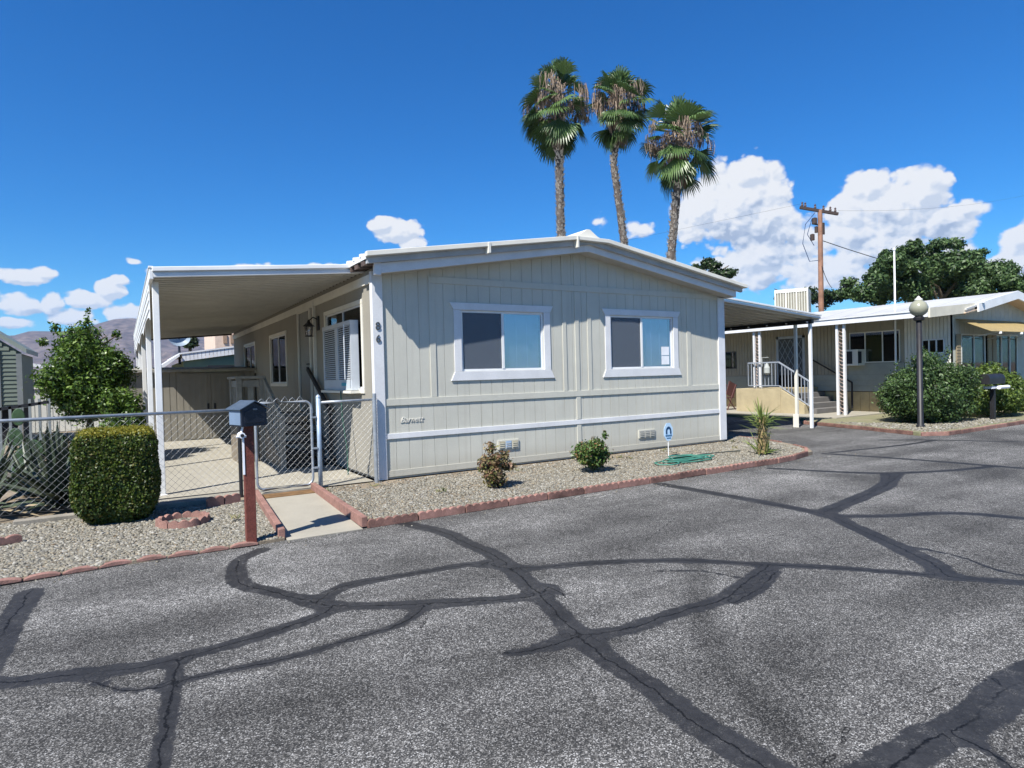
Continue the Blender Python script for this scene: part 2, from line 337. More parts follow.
tag(MB().add([(-5000,-5000,-.2),(5000,-5000,-.2),(5000,5000,-.2),(-5000,5000,-.2)], [(0,1,2,3)]).build('ground', DIRT), kind='structure')
def sheet(name, poly, z, m, depth=.12):
    zf = z if callable(z) else (lambda x, y: z); n = len(poly)
    V = [(x, y, zf(x, y)) for x, y in poly]+[(x, y, zf(x, y)-depth) for x, y in poly]
    return tag(MB().add(V, [tuple(range(n))]+[(i, (i+1) % n, (i+1) % n+n, i+n) for i in range(n)]).build(name, m), kind='structure')
zl = lambda x, y: -.012+.026*min(0, y)
EY = -2.38
# left yard: gravel bed in front of the fence, dirt behind it
sheet('gravel_bed', [(-14, EY+.04), (-1.95, EY+.04), (-1.80, .05), (-2.95, .05), (-14, .5)], zl, DIRT)
sheet('yard', [(-60, .5), (-14, .5), (-2.95, .05), (-2.95, 40), (-60, 40)], -.016, DIRT)
sheet('yard', [(-60, EY+.04), (-14, EY+.04), (-14, .5), (-60, .5)], -.03, DIRT)
sheet('yard', [(-2.95, 13.8), (-.2, 13.8), (7.45, 13.8), (7.45, 40), (-2.95, 40)], -.02, DIRT)
bedpts = [(-1.05, -.02), (-1.10, EY+.04), (6.2, EY+.16), (7.35, -2.0), (7.85, -1.55), (8.25, -.5), (8.5, .5), (8.55, 13.8), (7.3, 13.8), (7.3, 0)]
sheet('gravel_bed', bedpts, lambda x, y: -.012+.013*min(y, 0), DIRT)
carslab = MB()
for i in range(6): carslab.box((-2.93, .02+i*2.3, -.11), (-.2, .02+i*2.3+2.288, .004))
tag(carslab.build('carport_floor', CONC, bevel=.006), kind='structure')
sheet('carport_floor', [(-1.80, -.02), (-1.08, -.02), (-1.08, .018), (-1.80, .018)], .0, CONCD)
wk = MB().hexa([(-1.93,EY-.0,-.2),(-1.16,EY,-.2),(-1.12,-.32,-.2),(-1.79,-.32,-.2),(-1.93,EY-.0,-.092),(-1.16,EY,-.092),(-1.12,-.32,-.016),(-1.79,-.32,-.016)])
tag(wk.build('walkway', CONC), kind='structure')
tag(MB().box((-1.79,-.318,-.2),(-1.12,-.022,-.008)).build('walkway', mat('bare_brown_earth', (.15,.085,.035), .95, var=.2, vs=8)), kind='structure')
tag(MB().box((-1.4,.02,-.11),(-.19,.6,-.003)).build('path', CONCD), kind='structure')
# neighbour's lot across the driveway
nb = [(13.9, 14.), (13.9, 2.3), (12.95, 1.95), (12.3, -.3), (11.75, -1.7), (12.2, -2.05), (60, -1.95), (60, 14)]
sheet('yard', nb, -.025, mat('dry_grass_yard', (.23,.20,.13), .95, var=.2, vs=1.5, bump=.6, bs=60, fine=.25, col2=(.15,.165,.08)))
tag(MB().box((14.3,1.75,-.12),(17.2,14,.004)).build('patio', CONC), kind='structure')
# gravel stones
def stones(n, gen, zf, seed, smin=.008, smax=.018):
    R = np.random.default_rng(seed); ph = (1+5**.5)/2
    ico = np.array([(0,1,ph),(0,-1,ph),(0,1,-ph),(0,-1,-ph),(1,ph,0),(-1,ph,0),(1,-ph,0),(-1,-ph,0),(ph,0,1),(-ph,0,1),(ph,0,-1),(-ph,0,-1)])/1.9
    fc = np.array([(0,1,8),(0,8,4),(0,4,5),(0,5,9),(0,9,1),(1,6,8),(8,6,10),(8,10,4),(4,10,2),(4,2,5),(5,2,11),(5,11,9),(9,11,7),(9,7,1),(1,7,6),(3,6,7),(3,7,11),(3,11,2),(3,2,10),(3,10,6)])
    P = gen(R, n); n = len(P); s = smin+(smax-smin)*R.random(n)**1.6
    sc = np.stack([s*(.8+.6*R.random(n)), s*(.8+.5*R.random(n)), s*(.5+.35*R.random(n))], 1); a = R.random(n)*2*PI
    V = ico[None]*sc[:,None]*(1+.22*R.normal(size=(n,12,1))); c, q = np.cos(a)[:,None], np.sin(a)[:,None]
    V = np.stack([V[...,0]*c-V[...,1]*q, V[...,0]*q+V[...,1]*c, V[...,2]], 2)
    z = np.array([zf(x, y) for x, y in P])+s*.25*R.random(n)
    V += np.column_stack([P, z])[:,None]
    Fc = (fc[None]+12*np.arange(n)[:,None,None]).reshape(-1,3); return V.reshape(-1,3), Fc
def inpoly(P, poly):
    x, y = P[:,0], P[:,1]; c = np.zeros(len(P), bool); n = len(poly)
    for i in range(n):
        x1, y1 = poly[i]; x2, y2 = poly[i-1]
        with np.errstate(divide='ignore', invalid='ignore'): c ^= ((y1 > y) != (y2 > y)) & (x < (x2-x1)*(y-y1)/(y2-y1)+x1)
    return c
def polygen(poly, x0, x1, y0, y1, thin=None):
    def g(R, n):
        P = np.column_stack([x0+(x1-x0)*R.random(n), y0+(y1-y0)*R.random(n)]); P = P[inpoly(P, poly)]
        if thin is not None: P = P[R.random(len(P)) < thin(P)]
        return P
    return g
GRAV = leafmat('gravel_stone', [(.075,.07,.055), (.20,.188,.15), (.11,.10,.075), (.30,.28,.225), (.15,.145,.125), (.23,.195,.135), (.175,.168,.145), (.36,.345,.30)], .9, 0.)
lb = [(-8, EY+.06), (-1.97, EY+.06), (-1.84, -.25), (-3, -.1), (-8, .3)]
V, Fc = stones(46000, polygen(lb, -6.2, -1.8, EY, .1), zl, 3, .009, .019)
tag(npmesh('gravel', V, Fc, GRAV), kind='stuff')
def thin(P):
    v = np.array([noise.noise(Vector((x*1.1, y*2.2, 3))) for x, y in P]); near = np.clip((P[:,1]+1.15)/.9, 0, 1)
    return np.clip(1.15-near*.75+v*1.1, .08, 1)
V, Fc = stones(70000, polygen([(-1.0,-.1),(-1.04,EY+.1),(6.2,EY+.24),(7.25,-1.9),(7.7,-1.5),(8.1,-.5),(8.35,.5),(7.5,.8),(7.4,-.06)], -1.1, 8.4, EY, .8, thin), lambda x, y: -.010+.013*min(y, 0), 4, .009, .018)
tag(npmesh('gravel', V, Fc, GRAV), kind='stuff')
V, Fc = stones(900, polygen([(-8, EY-.55), (-8, EY-.02), (8.2, EY+.1), (7.6, EY-.5)], -7, 8, EY-.55, EY+.1, lambda P: np.clip(1.1-np.abs(P[:,1]-EY)/.3, .04, 1)), lambda x, y: -.099, 15, .004, .011)
tag(npmesh('gravel', V, Fc, GRAV), kind='stuff')
R0 = np.random.default_rng(6); n0 = 700; P0 = np.column_stack([R0.uniform(-6,8,n0), R0.uniform(-2.3,.0,n0)]); P0 = P0[(P0[:,0] > -1) | (P0[:,0] < -2)]; n0 = len(P0)
a0 = R0.random(n0)*6.28; L0 = .012+.02*R0.random(n0); cx_, cy_ = np.cos(a0)*L0, np.sin(a0)*L0; z0_ = np.array([(zl(x, y) if x < -1.5 else -.010+.013*y) for x, y in P0])+.016
V = np.stack([np.column_stack([P0[:,0]-cx_, P0[:,1]-cy_, z0_]), np.column_stack([P0[:,0]-cy_*.35, P0[:,1]+cx_*.35, z0_+.006]), np.column_stack([P0[:,0]+cx_, P0[:,1]+cy_, z0_+.002]), np.column_stack([P0[:,0]+cy_*.35, P0[:,1]-cx_*.35, z0_+.004])], 1).reshape(-1,3)
tag(npmesh('leaf_litter', V, np.arange(len(V)).reshape(-1,4), leafmat('dry_litter', [(.12,.07,.03),(.22,.15,.07),(.05,.035,.02),(.3,.22,.12)], .8, .1)), kind='stuff')
V, Fc = stones(6000, polygen([(12.4,-.4),(12.0,-1.9),(16.6,-1.85),(16.6,-1.0),(14,-.9),(13.1,1.2)], 11.8, 17, -2, 1.3), lambda x, y: -.022, 5, .014, .03)
tag(npmesh('gravel', V, Fc, GRAV), kind='stuff')

# ---- hills on the left
def hills():
    R = []; dist = 2600.
    prof = [(-120,338),(-60,336),(0,334),(12,336),(30,331),(60,331.5),(80,330),(100,323),(115,319),(135,318),(160,327),(200,336),(260,342),(330,352),(420,360),(520,362),(640,366),(800,362),(1000,356),(1200,352)]
    px = np.interp(np.linspace(-160, 1250, 300), [p[0] for p in prof], [p[0] for p in prof]); xs_ = np.linspace(-160, 1250, 300)
    py = np.interp(xs_, [p[0] for p in prof], [p[1] for p in prof]); V = []; rows = 34
    for i, (x, y) in enumerate(zip(xs_, py)):
        d = ray(x, y); hz = np.array([d[0], d[1]]); el = d[2]/np.linalg.norm(hz); hz /= np.linalg.norm(hz)
        top = 1.5+el*dist
        for j in range(rows):
            t = j/(rows-1); dd = dist-1100*(1-t); n = noise.fractal(Vector((hz[0]*dd*.0045, hz[1]*dd*.0045, 0)), .9, 2.1, 6)
            rg = abs(noise.noise(Vector((hz[0]*dd*.006+9, hz[1]*dd*.006, 4))))
            z = top*(t**1.25)*(1)+(n*28-rg*55)*math.sin(PI*min(t, 1))**.8
            V.append((CAM[0]+hz[0]*dd, CAM[1]+hz[1]*dd, z-.5*(1-t)))
        V.append((CAM[0]+hz[0]*(dist+900), CAM[1]+hz[1]*(dist+900), 0.)) 
    k = rows+1; I = [(i*k+j, (i+1)*k+j, (i+1)*k+j+1, i*k+j+1) for i in range(299) for j in range(rows)]
    m = mat('hill_scrub', (.078,.060,.058), .95, var=.2, vs=.012, col2=(.135,.104,.088), fine=.5, bs=.04, bump=.0)
    return tag(npmesh('hills', V, I, m, smooth=True), kind='structure')
hills()

# ================================================================== THE HOUSE
W = 7.42; RX = 3.66
HOUSE = thing('mobile_home', 'beige mobile home with white trimmed gable front, two sliding windows and the number 86', 'mobile home', (3.6, 6.5, 0))
def ztop(x): return 3.05+.158*x if x < RX else 3.05+.158*RX-.168*(x-RX)
def planks(m, axis_, pos, a0, a1, z0, zt, step, gap, holes, th=.02, out=-1, start=0.):
    """boards with real grooves between them; axis_ 0: wall along x at y=pos, 1: wall along y at x=pos"""
    e = [a0]; x = start+step*math.ceil((a0+.03-start)/step)
    while x < a1-.03: e.append(x); x += step
    e.append(a1); hs = sorted(set([v for h in holes for v in (h[0], h[1])]))
    for i in range(len(e)-1):
        l, r = e[i]+(gap/2 if i else 0), e[i+1]-(gap/2 if i < len(e)-2 else 0)
        cuts = [l]+[h for h in hs if l < h < r]+[r]
        for u, v in zip(cuts[:-1], cuts[1:]):
            mid_ = (u+v)/2; segs = [(z0, None)]
            for h in sorted([h for h in holes if h[0] <= mid_ <= h[1]], key=lambda h: h[2]):
                segs[-1] = (segs[-1][0], h[2]); segs.append((h[3], None))
            for zb, zu in segs:
                tl, tr = (zt(u), zt(v)) if zu is None else (zu, zu)
                P = [(u, 0, zb), (v, 0, zb), (v, 1, zb), (u, 1, zb), (u, 0, tl), (v, 0, tr), (v, 1, tr), (u, 1, tl)]
                if axis_ == 0: P = [(a, pos+(b_*th if out < 0 else -b_*th), c) for a, b_, c in P]
                else: P = [(pos+(b_*th if out < 0 else -b_*th), a, c) for a, b_, c in P]
                m.hexa(P)
w1 = (1.29, 2.87, 1.57, 2.54); w2 = (4.35, 5.95, 1.55, 2.54)
wl = MB(); planks(wl, 0, 0., -.02, 7.3, .03, ztop, .2078, .0075, [w1, w2], start=.16, th=.007)
def backing(m, holes, a0, a1, z0, zt, pos, th, ax):
    planks(m, ax, pos, a0, a1, z0, zt, 60., 0., holes, th)
backing(wl, [w1, w2], -.02, 7.4, .0, lambda x: ztop(x)-.005, .0065, .1, 0)
wl.build('wall', SIDING, HOUSE)
sw = MB(); SX = -.14
v1 = (5.78, 7.50, 1.44, 2.55); v2 = (9.65, 11.35, 1.80, 2.53); dr = (3.62, 4.52, .86, 2.86); va = (.52, 2.50, 1.34, 2.64)
for a, b_ in ((.0, 13.5),):
    planks(sw, 1, SX, a, b_, .03, lambda y: 3.1, 1.22, .008, [v1, v2, dr, va], start=.15)
    planks(sw, 1, SX+.0195, a, b_, 0, lambda y: 3.09, 60, 0, [v1, v2, dr, va], th=.08)
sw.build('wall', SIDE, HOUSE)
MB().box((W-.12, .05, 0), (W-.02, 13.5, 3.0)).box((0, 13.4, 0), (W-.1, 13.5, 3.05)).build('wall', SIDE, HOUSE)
MB().box((-.05,.3,.68),(7.3,13.3,.72)).build('floor', DARK, HOUSE)
MB().box((.1,.9,.72),(7.2,.95,3.0)).build('partition', mat('dim_room_wall', (.20,.19,.17), .9), HOUSE)
# horizontal and vertical battens (painted like the siding)
bt = MB(); o_ = -.013
bt.box((0, -.018, 1.085), (7.23, 0, 1.185)).box((0, -.012, .03), (7.23, 0, .125))
for a, b_, z0, z1 in ((.745,.845,1.187,2.935),(3.265,3.345,1.187,2.935),(3.535,3.625,1.187,2.935),(3.815,3.9,1.187,2.935),(6.33,6.44,1.187,2.935),(3.535,3.625,.68,1.083),(3.535,3.625,.127,.59)):
    bt.box((a, o_, z0), (b_, 0, z1))
for a, b_ in ((3.265,3.345),(3.535,3.625),(3.815,3.9)):
    bt.hexa([(a,o_,3.042),(b_,o_,3.042),(b_,0,3.042),(a,0,3.042),(a,o_,ztop(a)-.012),(b_,o_,ztop(b_)-.012),(b_,0,ztop(b_)-.012),(a,0,ztop(a)-.012)])
bt.box((.745, -.016, 2.937), (7.23, 0, 3.04))
bt.build('batten', SIDING, HOUSE, bevel=.003)
MB().box((0.001, -.019, .592), (7.234, 0, .672)).build('trim_board', WHITE, HOUSE, bevel=.003)
c1 = MB().box((-.16, -.03, .0), (.0, .0, 3.06)).box((-.162, .001, 0), (-.141, .07, 3.06)); cb = c1.build('corner_board', WHITE, HOUSE, bevel=.004)
MB().box((7.235, -.03, .03), (7.43, .0, 2.98)).box((7.412,.001,.03),(7.44,.08,2.98)).build('corner_board', WHITE, HOUSE, bevel=.004)
# fascia and soffit
def slope(m, x0, x1, z0, z1, y0, y1, th): # sloped slab with lower face from (x0,z0) to (x1,z1)
    m.hexa([(x0,y0,z0),(x1,y0,z1),(x1,y1,z1),(x0,y1,z0),(x0,y0,z0+th),(x1,y0,z1+th),(x1,y1,z1+th),(x0,y1,z0+th)])
PK = 3.635
sf = MB(); slope(sf, -.1, PK, 3.0, 3.60, -.29, .0, .02); slope(sf, PK, W, 3.60, 2.985, -.29, .0, .02); sf.build('soffit', mat('soffit_paint', (.42,.41,.37), .7), HOUSE)
fs = MB(); slope(fs, -.12, PK-.1, 2.985, 3.575, -.32, -.291, .145); slope(fs, PK-.099, PK+.03, 3.576, 3.586, -.322, -.292, .14); slope(fs, PK+.031, 7.42, 3.585, 2.965, -.32, -.291, .145); fs.build('fascia', WHITE, HOUSE, bevel=.003)
MB().box((-.22,-.335,2.96),(-.121,-.27,3.15)).build('fascia_cap', WHITE, HOUSE, bevel=.003); MB().box((7.42,-.325,2.96),(7.44,.3,3.10)).build('fascia_cap', WHITE, HOUSE, bevel=.003)
gs = MB(); slope(gs, -.34, PK, 3.10, 3.70, -.385, -.325, .085); slope(gs, PK, 7.56, 3.70, 3.06, -.385, -.325, .085); gs.build('roof_edge', mat('roof_pan_side', (.36,.37,.37), .5, var=.08), HOUSE)
lp = MB(); slope(lp, -.37, 3.28, 3.185, 3.735, -.475, -.386, .07); slope(lp, 3.28, 3.96, 3.735, 3.735, -.477, -.386, .065); slope(lp, 3.96, 7.62, 3.735, 3.135, -.475, -.386, .07)
slope(lp, 1.55, 1.6, 3.37, 3.378, -.484, -.38, .17); slope(lp, 3.27, 3.31, 3.6, 3.6, -.487, -.38, .20); lp.build('gutter', CREAM, HOUSE, bevel=.006)
rf = MB(); slope(rf, -.36, PK, 3.16, 3.77, -.38, 13.9, .05); slope(rf, PK, 7.6, 3.77, 3.13, -.38, 13.9, .05)
y = -.2
while y < 13.8:
    slope(rf, -.37, PK, 3.211, 3.821, y, y+.06, .05); slope(rf, PK, 7.6, 3.821, 3.181, y, y+.06, .05); y += .30
rf.build('roof', ALU, HOUSE)
re_ = MB(); y = -.3
while y < 13.7: slope(re_, -.35, .2, 3.085, 3.16, y, y+.15, .07); y += .3
re_.build('pan_ends', PANSHADE, HOUSE)
rc = MB(); n_ = [(2.9, 3.70), (3.25, 3.79), (3.45, 3.87), (3.6, 3.965), (3.66, 3.965), (3.82, 3.86), (4.05, 3.77), (4.35, 3.68)]
rc.ext(n_, 1, -.34, 13.9); rc.build('ridge_cap', CREAM, HOUSE)
# windows of the front
def front_window(h, trims, mull, note):
    x0, x1, z0, z1 = h; t = trims
    tr = MB()
    tr.ext([(x0-.13, z1+.002), (x1+.13, z1+.002), (x1+.20, z1+.115), (x0-.20, z1+.115)], 1, -.020, 0)
    tr.ext([(x0-.20, z0-.145), (x1+.20, z0-.145), (x1+.13, z0-.002), (x0-.13, z0-.002)], 1, -.022, 0)
    tr.box((x0-.13, -.016, z0), (x0-.001, 0, z1)).box((x1+.001, -.016, z0), (x1+.13, 0, z1))
    wf = tr.build('window_frame', WHITE, HOUSE, bevel=.003)
    sa = MB(); f = .035
    sa.box((x0+.002,.012,z0+.002),(x1-.002,.05,z0+f)).box((x0+.002,.012,z1-f),(x1-.002,.05,z1-.002)).box((x0+.002,.012,z0+f),(x0+f,.05,z1-f)).box((x1-f,.012,z0+f),(x1-.002,.05,z1-f)).box((mull-.022,.004,z0+f),(mull+.022,.055,z1-f))
    sa.build('sash', ALU, wf)
    MB().box((mull+.024,.03,z0+f),(x1-f,.034,z1-f)).build('pane', GLASS, wf)
    MB().box((x0+f,.016,z0+f),(mull-.024,.02,z1-f)).build('screen', SHADE_M, wf)
    MB().box((x0+f,.036,z0+f),(mull-.024,.04,z1-f)).build('pane', GLASSD, wf)
    bl = MB(); z = z0+f; k = 0
    while z < z1-.03:
        bl.hexa([(mull+.10,.075,z),(x1-.05,.075,z),(x1-.05,.095,z+.006),(mull+.10,.095,z+.006),(mull+.10,.075,z+.0015),(x1-.05,.075,z+.0015),(x1-.05,.095,z+.0085),(mull+.10,.095,z+.0085)]); z += .017
    for xx in (mull+.3, x1-.3): bl.box((xx, .07, z0+f), (xx+.004, .074, z1-.03))
    bl.box((mull+.10, .11, z0+.03), (x1-.04, .115, z1-.02))
    bl.build('blind', BLIND, wf)
    return wf
SHADE_M = bpy.data.materials.new('insect_screen'); SHADE_M.use_nodes = True; N, L = nodes(SHADE_M); b = N['Principled BSDF']; b.inputs['Base Color'].default_value = (.12,.145,.18,1); b.inputs['Roughness'].default_value = .7
t_ = N.new('ShaderNodeBsdfTransparent'); mx_ = N.new('ShaderNodeMixShader'); mx_.inputs[0].default_value = .55; L.new(t_.outputs[0], mx_.inputs[1]); L.new(b.outputs[0], mx_.inputs[2]); L.new(mx_.outputs[0], N['Material Output'].inputs[0])
fw1 = front_window(w1, None, 2.06, ''); fw2 = front_window(w2, None, 5.13, '')
for i, (a, z) in enumerate(((5.66, 1.62), (5.66, 1.80))):
    MB().box((a, .024, z), (a+.20, .028, z+.165)).build('notice', mat('paper_notice', (.72,.74,.76), .7), fw2)
MB().box((2.83,.045,1.60),(2.86,.05,2.2)).build('curtain', BLIND, fw1)
# side windows
def side_window(h, name='window_frame'):
    y0, y1, z0, z1 = h; q = .07
    m = MB().box((SX-.022, y0-q, z1), (SX, y1+q, z1+q)).box((SX-.022, y0-q, z0-q), (SX, y1+q, z0)).box((SX-.02, y0-q, z0+.001), (SX, y0, z1-.001)).box((SX-.02, y1, z0+.001), (SX, y1+q, z1-.001))
    f = m.build(name, CREAM, HOUSE, bevel=.003); s_ = MB(); mm = (y0+y1)/2
    s_.box((SX+.005,y0,z0),(SX+.035,y0+.03,z1)).box((SX+.005,y1-.03,z0),(SX+.035,y1,z1)).box((SX+.005,y0,z0),(SX+.034,y1,z0+.03)).box((SX+.005,y0,z1-.03),(SX+.034,y1,z1)).box((SX+.004,mm-.02,z0),(SX+.036,mm+.02,z1))
    s_.build('sash', ALU, f); MB().box((SX+.02,y0,z0),(SX+.024,y1,z1)).build('pane', GLASSD, f)
    MB().box((SX+.25,y0-.2,z0-.2),(SX+.27,y1+.2,z1+.2)).build('curtain', mat('dim_curtain', (.10,.10,.10), .9), f)
side_window(v1); side_window(v2); side_window(va)
# side door
y0, y1, z0, z1 = dr
d_ = MB().box((SX+.01, y0, z0), (SX+.05, y1, z1)); d_.box((SX-.004,y0+.12,z0+.15),(SX+.01,y1-.12,z0+.85)).box((SX-.004,y0+.12,z0+1.0),(SX+.01,y1-.12,z1-.15))
door = d_.build('door', DOORM, HOUSE)
MB().tube([(SX-.0,y0+.08,z0+.95),(SX-.05,y0+.08,z0+.95),(SX-.05,y0+.16,z0+.95)], .012, 6).build('handle', BLACK, door)
MB().box((SX-.03,y0-.06,z0),(SX,y0,z1+.05)).box((SX-.03,y1,z0),(SX,y1+.06,z1+.05)).box((SX-.028,y0,z1),(SX,y1,z1+.05)).build('door_frame', CREAM, HOUSE)
MB().box((SX-.05,3.2,.0),(SX,3.26,2.98)).build('downpipe', CREAM, HOUSE)
# frieze board under the carport roof
MB().box((SX-.03,.05,2.89),(SX,13.5,3.02)).build('trim_board', CREAM, HOUSE)
# wall lantern beside the door
ln = MB().box((SX-.02,2.93,2.42),(SX,3.07,2.68)).tube([(SX-.02,3.0,2.62),(SX-.10,3.0,2.66),(SX-.17,3.0,2.60)], .012, 6)
ln.lathe((SX-.18,3.0,2.30), [(.0,.32),(.02,.30),(.035,.26),(.10,.20),(.11,.19),(.075,.185)], 6).lathe((SX-.18,3.0,2.30), [(.05,-.0),(.075,.0),(.075,.018),(.05,.018)], 6)
for k in range(4): a = PI/4+k*PI/2; ln.tube([(SX-.18+.065*math.cos(a),3+.065*math.sin(a),2.31),(SX-.18+.08*math.cos(a),3+.08*math.sin(a),2.5)], .007, 4)
lan = ln.build('wall_lantern', BLACK, HOUSE)
MB().lathe((SX-.18,3.0,2.31), [(.05,0),(.062,.1),(.058,.17)], 8).build('lamp_glass', glassmat('lantern_glass', (.7,.7,.7), .2), lan)
# vents, house number, script, outlet
def vent(x0, z0, w, h, cols):
    m = MB().box((x0,-.022,z0),(x0+w,0,z0+h)); k = (w-.02)/3; o = m.build('vent', SIDING, HOUSE, bevel=.002)
    for i, c in enumerate(cols):
        MB().box((x0+.01+i*k+.012,-.028,z0+.02),(x0+.01+(i+1)*k-.012,-.0222,z0+h-.02)).build('vent_plate', c, o)
        for j in range(3): MB().box((x0+.01+i*k+.018,-.034,z0+.03+j*(h-.06)/3),(x0+.01+(i+1)*k-.018,-.0282,z0+.038+j*(h-.06)/3)).build('louvre', SIDING, o)
BL = mat('vent_faded_blue', (.28,.38,.50), .6); TN = mat('vent_tan', (.42,.38,.27), .6); GY = mat('vent_grey', (.27,.27,.25), .6)
vent(1.90, .275, .40, .155, [TN, BL, TN]); vent(4.98, .23, .42, .155, [GY, GY, GY])
for t, z in (('8', 2.205), ('6', 2.02)):
    text_mesh(t, .165, .005, 'house_number', mat('dark_grey_numeral', (.06,.065,.07), .5), HOUSE, Matrix.Translation((-.085, -.038, z)) @ FRONT)
text_mesh('Barnett', .115, .004, 'script_emblem', CREAM, HOUSE, Matrix.Translation((.225, -.006, .825)) @ FRONT @ Matrix.Scale(1.05, 4), .45, 'LEFT')

# ---- left carport
CP = thing('carport', 'white ribbed aluminium carport on five posts along the left side of the beige home', 'carport', (-2.87, .8, 0))
cx0, cx1, cy0, cy1 = -2.90, -.17, .36, 13.7
zc = lambda x: 2.88+(x+2.90)*.082
m = MB(); slope(m, cx0, cx1, zc(cx0), zc(cx1), cy0+.05, cy1, .04)
y = cy0+.15; 
while y < cy1-.05:
    slope(m, cx0+.02, cx1, zc(cx0)-.022, zc(cx1)-.022, y, y+.05, .022); 
    slope(m, cx0+.02, cx1, zc(cx0)-.008, zc(cx1)-.008, y+.1, y+.108, .008); y += .2
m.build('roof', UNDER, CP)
m = MB()
for dz, th, yy in ((-.02,.055,0),(.055,.06,-.025)): slope(m, cx0-.02, cx1+.1, zc(cx0)+dz, zc(cx1+.1)+dz, cy0+yy, cy0+.048, th)
slope(m, cx0-.01, cx1+.1, zc(cx0)+.035, zc(cx1)+.035, cy0+.01, cy0+.048, .022)
m.build('front_gutter', ALU, CP, bevel=.008)
slope(MB(), 0,0,0,0,0,0,0) if False else None; mq_ = MB(); slope(mq_, cx0, cx1, zc(cx0)-.06, zc(cx1)-.06, cy1-.05, cy1, .055); mq_.build('back_beam', BLACK, CP)
# outer edge: gutter and scalloped valance panels between the posts
m = MB().box((cx0-.05, cy0, 2.84), (cx0-.005, cy1, 2.98)).box((cx0-.06, cy0-.01, 2.98), (cx0-.005, cy1, 3.005)); m.build('side_gutter', ALU, CP, bevel=.004)
pys = (.8, 3.9, 7.0, 10.1, 13.2); 
m = MB()
for a, b_ in zip(pys[:-1], pys[1:]):
    K = 24; pts = []
    for k in range(K+1):
        t = k/K; yy = a+.03+(b_-a-.06)*t; arch = .50-.11*math.sin(PI*t)**.6; pts.append((yy, 2.86-arch))
    m.ext([(a+.03, 2.839)]+pts+[(b_-.03, 2.839)], 0, cx0-.045, cx0-.038)
    for zz in (2.50, 2.62, 2.74): m.box((cx0-.056, a+.04, zz), (cx0-.0455, b_-.04, zz+.02))
m.build('valance', ALU, CP)
for yy in pys:
    p = MB().box((-2.91, yy-.04, 0), (-2.83, yy+.04, 2.88)); p.box((-2.93, yy-.06, 0), (-2.81, yy+.06, .012)); p.build('post', ALU, CP, bevel=.006)
# ---- driveway awning on the right
DA = thing('carport', 'sloping white driveway awning on slim posts at the right side of the beige home', 'carport', (11.95, 1.3, -.1))
zd = lambda x: 3.15-(x-7.45)*.082
m = MB(); slope(m, 7.46, 12.15, zd(7.46), zd(12.15), .9, 13.5, .03); y = 1.0
while y < 13.4: slope(m, 7.47, 12.1, zd(7.47)-.05, zd(12.1)-.05, y, y+.05, .05); y += .3
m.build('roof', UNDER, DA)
m = MB(); slope(m, 7.44, 12.2, zd(7.44)-.02, zd(12.2)-.02, .85, .898, .05); slope(m, 7.44, 12.2, zd(7.44)+.045, zd(12.2)+.045, .82, .898, .045); m.build('front_gutter', ALU, DA, bevel=.006)
MB().box((12.151, .9, 2.70), (12.21, 13.5, 2.80)).build('side_gutter', ALU, DA)
MB().box((11.90, .92, 2.62), (12.0, 13.5, zd(12.0)-.051)).build('beam', BLACK, DA)
y = 1.02
while y < 13: MB().tube([(11.88, y, 2.66), (11.84, y, 2.66)], .02, 6).build('bolt', ALU, DA); y += .6
BLUEP = mat('blue_grey_post_paint', (.42,.50,.58), .5)
MB().box((11.915,.96,-.1),(11.985,1.03,2.62)).build('post', ALU, DA, bevel=.005)
MB().box((11.915,1.38,-.1),(11.985,1.45,2.62)).box((11.90,1.34,-.1),(11.914,1.50,.25)).build('post', CREAM, DA, bevel=.005)
MB().box((11.915,7.0,-.1),(11.985,7.07,2.62)).build('post', ALU, DA, bevel=.005)

# ---- porch with steps (grey painted wood)
PO = thing('porch_steps', 'grey wooden porch landing with steep steps at the side door of the beige home', 'porch', (-.9, 3.8, 0))
MB().box((-1.50,3.6,.80),(-.2,4.5,.86)).build('landing', WOODG, PO, bevel=.004)
m = MB()
for px_, py_ in ((-1.46,3.64),(-1.46,4.45),(-1.06,3.64)): m.box((px_-.045,py_-.045,.0),(px_+.045,py_+.045,1.55))
m.box((-1.41,3.62,1.40),(-1.11,3.66,1.52)); m.box((-1.48,3.69,1.40),(-1.44,4.4,1.52))
for k in range(4): m.box((-1.47,3.80+k*.16,.86),(-1.45,3.80+k*.16+.06,1.40))
m.box((-1.31,3.63,.86),(-1.21,3.655,1.40))
m.build('railing', WOODG, PO, bevel=.003)
MB().box((-1.54,3.55,1.552),(-1.00,4.52,1.60)).build('rail_cap', WOODG, PO, bevel=.004)
m = MB()
for k in range(4): m.box((-1.50+k*.12,3.60,.0),(-1.50+k*.12+.10,3.615,.795))
for k in range(7): m.box((-1.515,3.62+k*.12,.0),(-1.50,3.62+k*.12+.10,.795))
for k in range(11): yy = 3.56-k*.13; m.box((-1.05,yy-.11,.0),(-1.042,yy,.72-k*.058))
m.build('skirt_boards', WOODR, PO)
nst = 5
for k in range(nst):
    z = .70-k*.15; yy = 3.55-k*.29
    MB().box((-.98,yy-.27,z-.035),(-.24,yy,z)).build('step', TREAD, PO, bevel=.003)
for xx in (-1.02, -.23): MB().hexa([(xx-.02,3.6,.55),(xx+.02,3.6,.55),(xx+.02,2.15,-.0),(xx-.02,2.15,-.0),(xx-.02,3.6,.80),(xx+.02,3.6,.80),(xx+.02,2.15,.14),(xx-.02,2.15,.14)]).build('stringer', WOODG, PO)
m = MB().beam((-1.02,3.6,1.52),(-1.02,2.15,.86),.05,.09).beam((-1.02,3.6,1.1),(-1.02,2.2,.46),.03,.07).box((-1.06,2.1,.0),(-.98,2.18,.95))
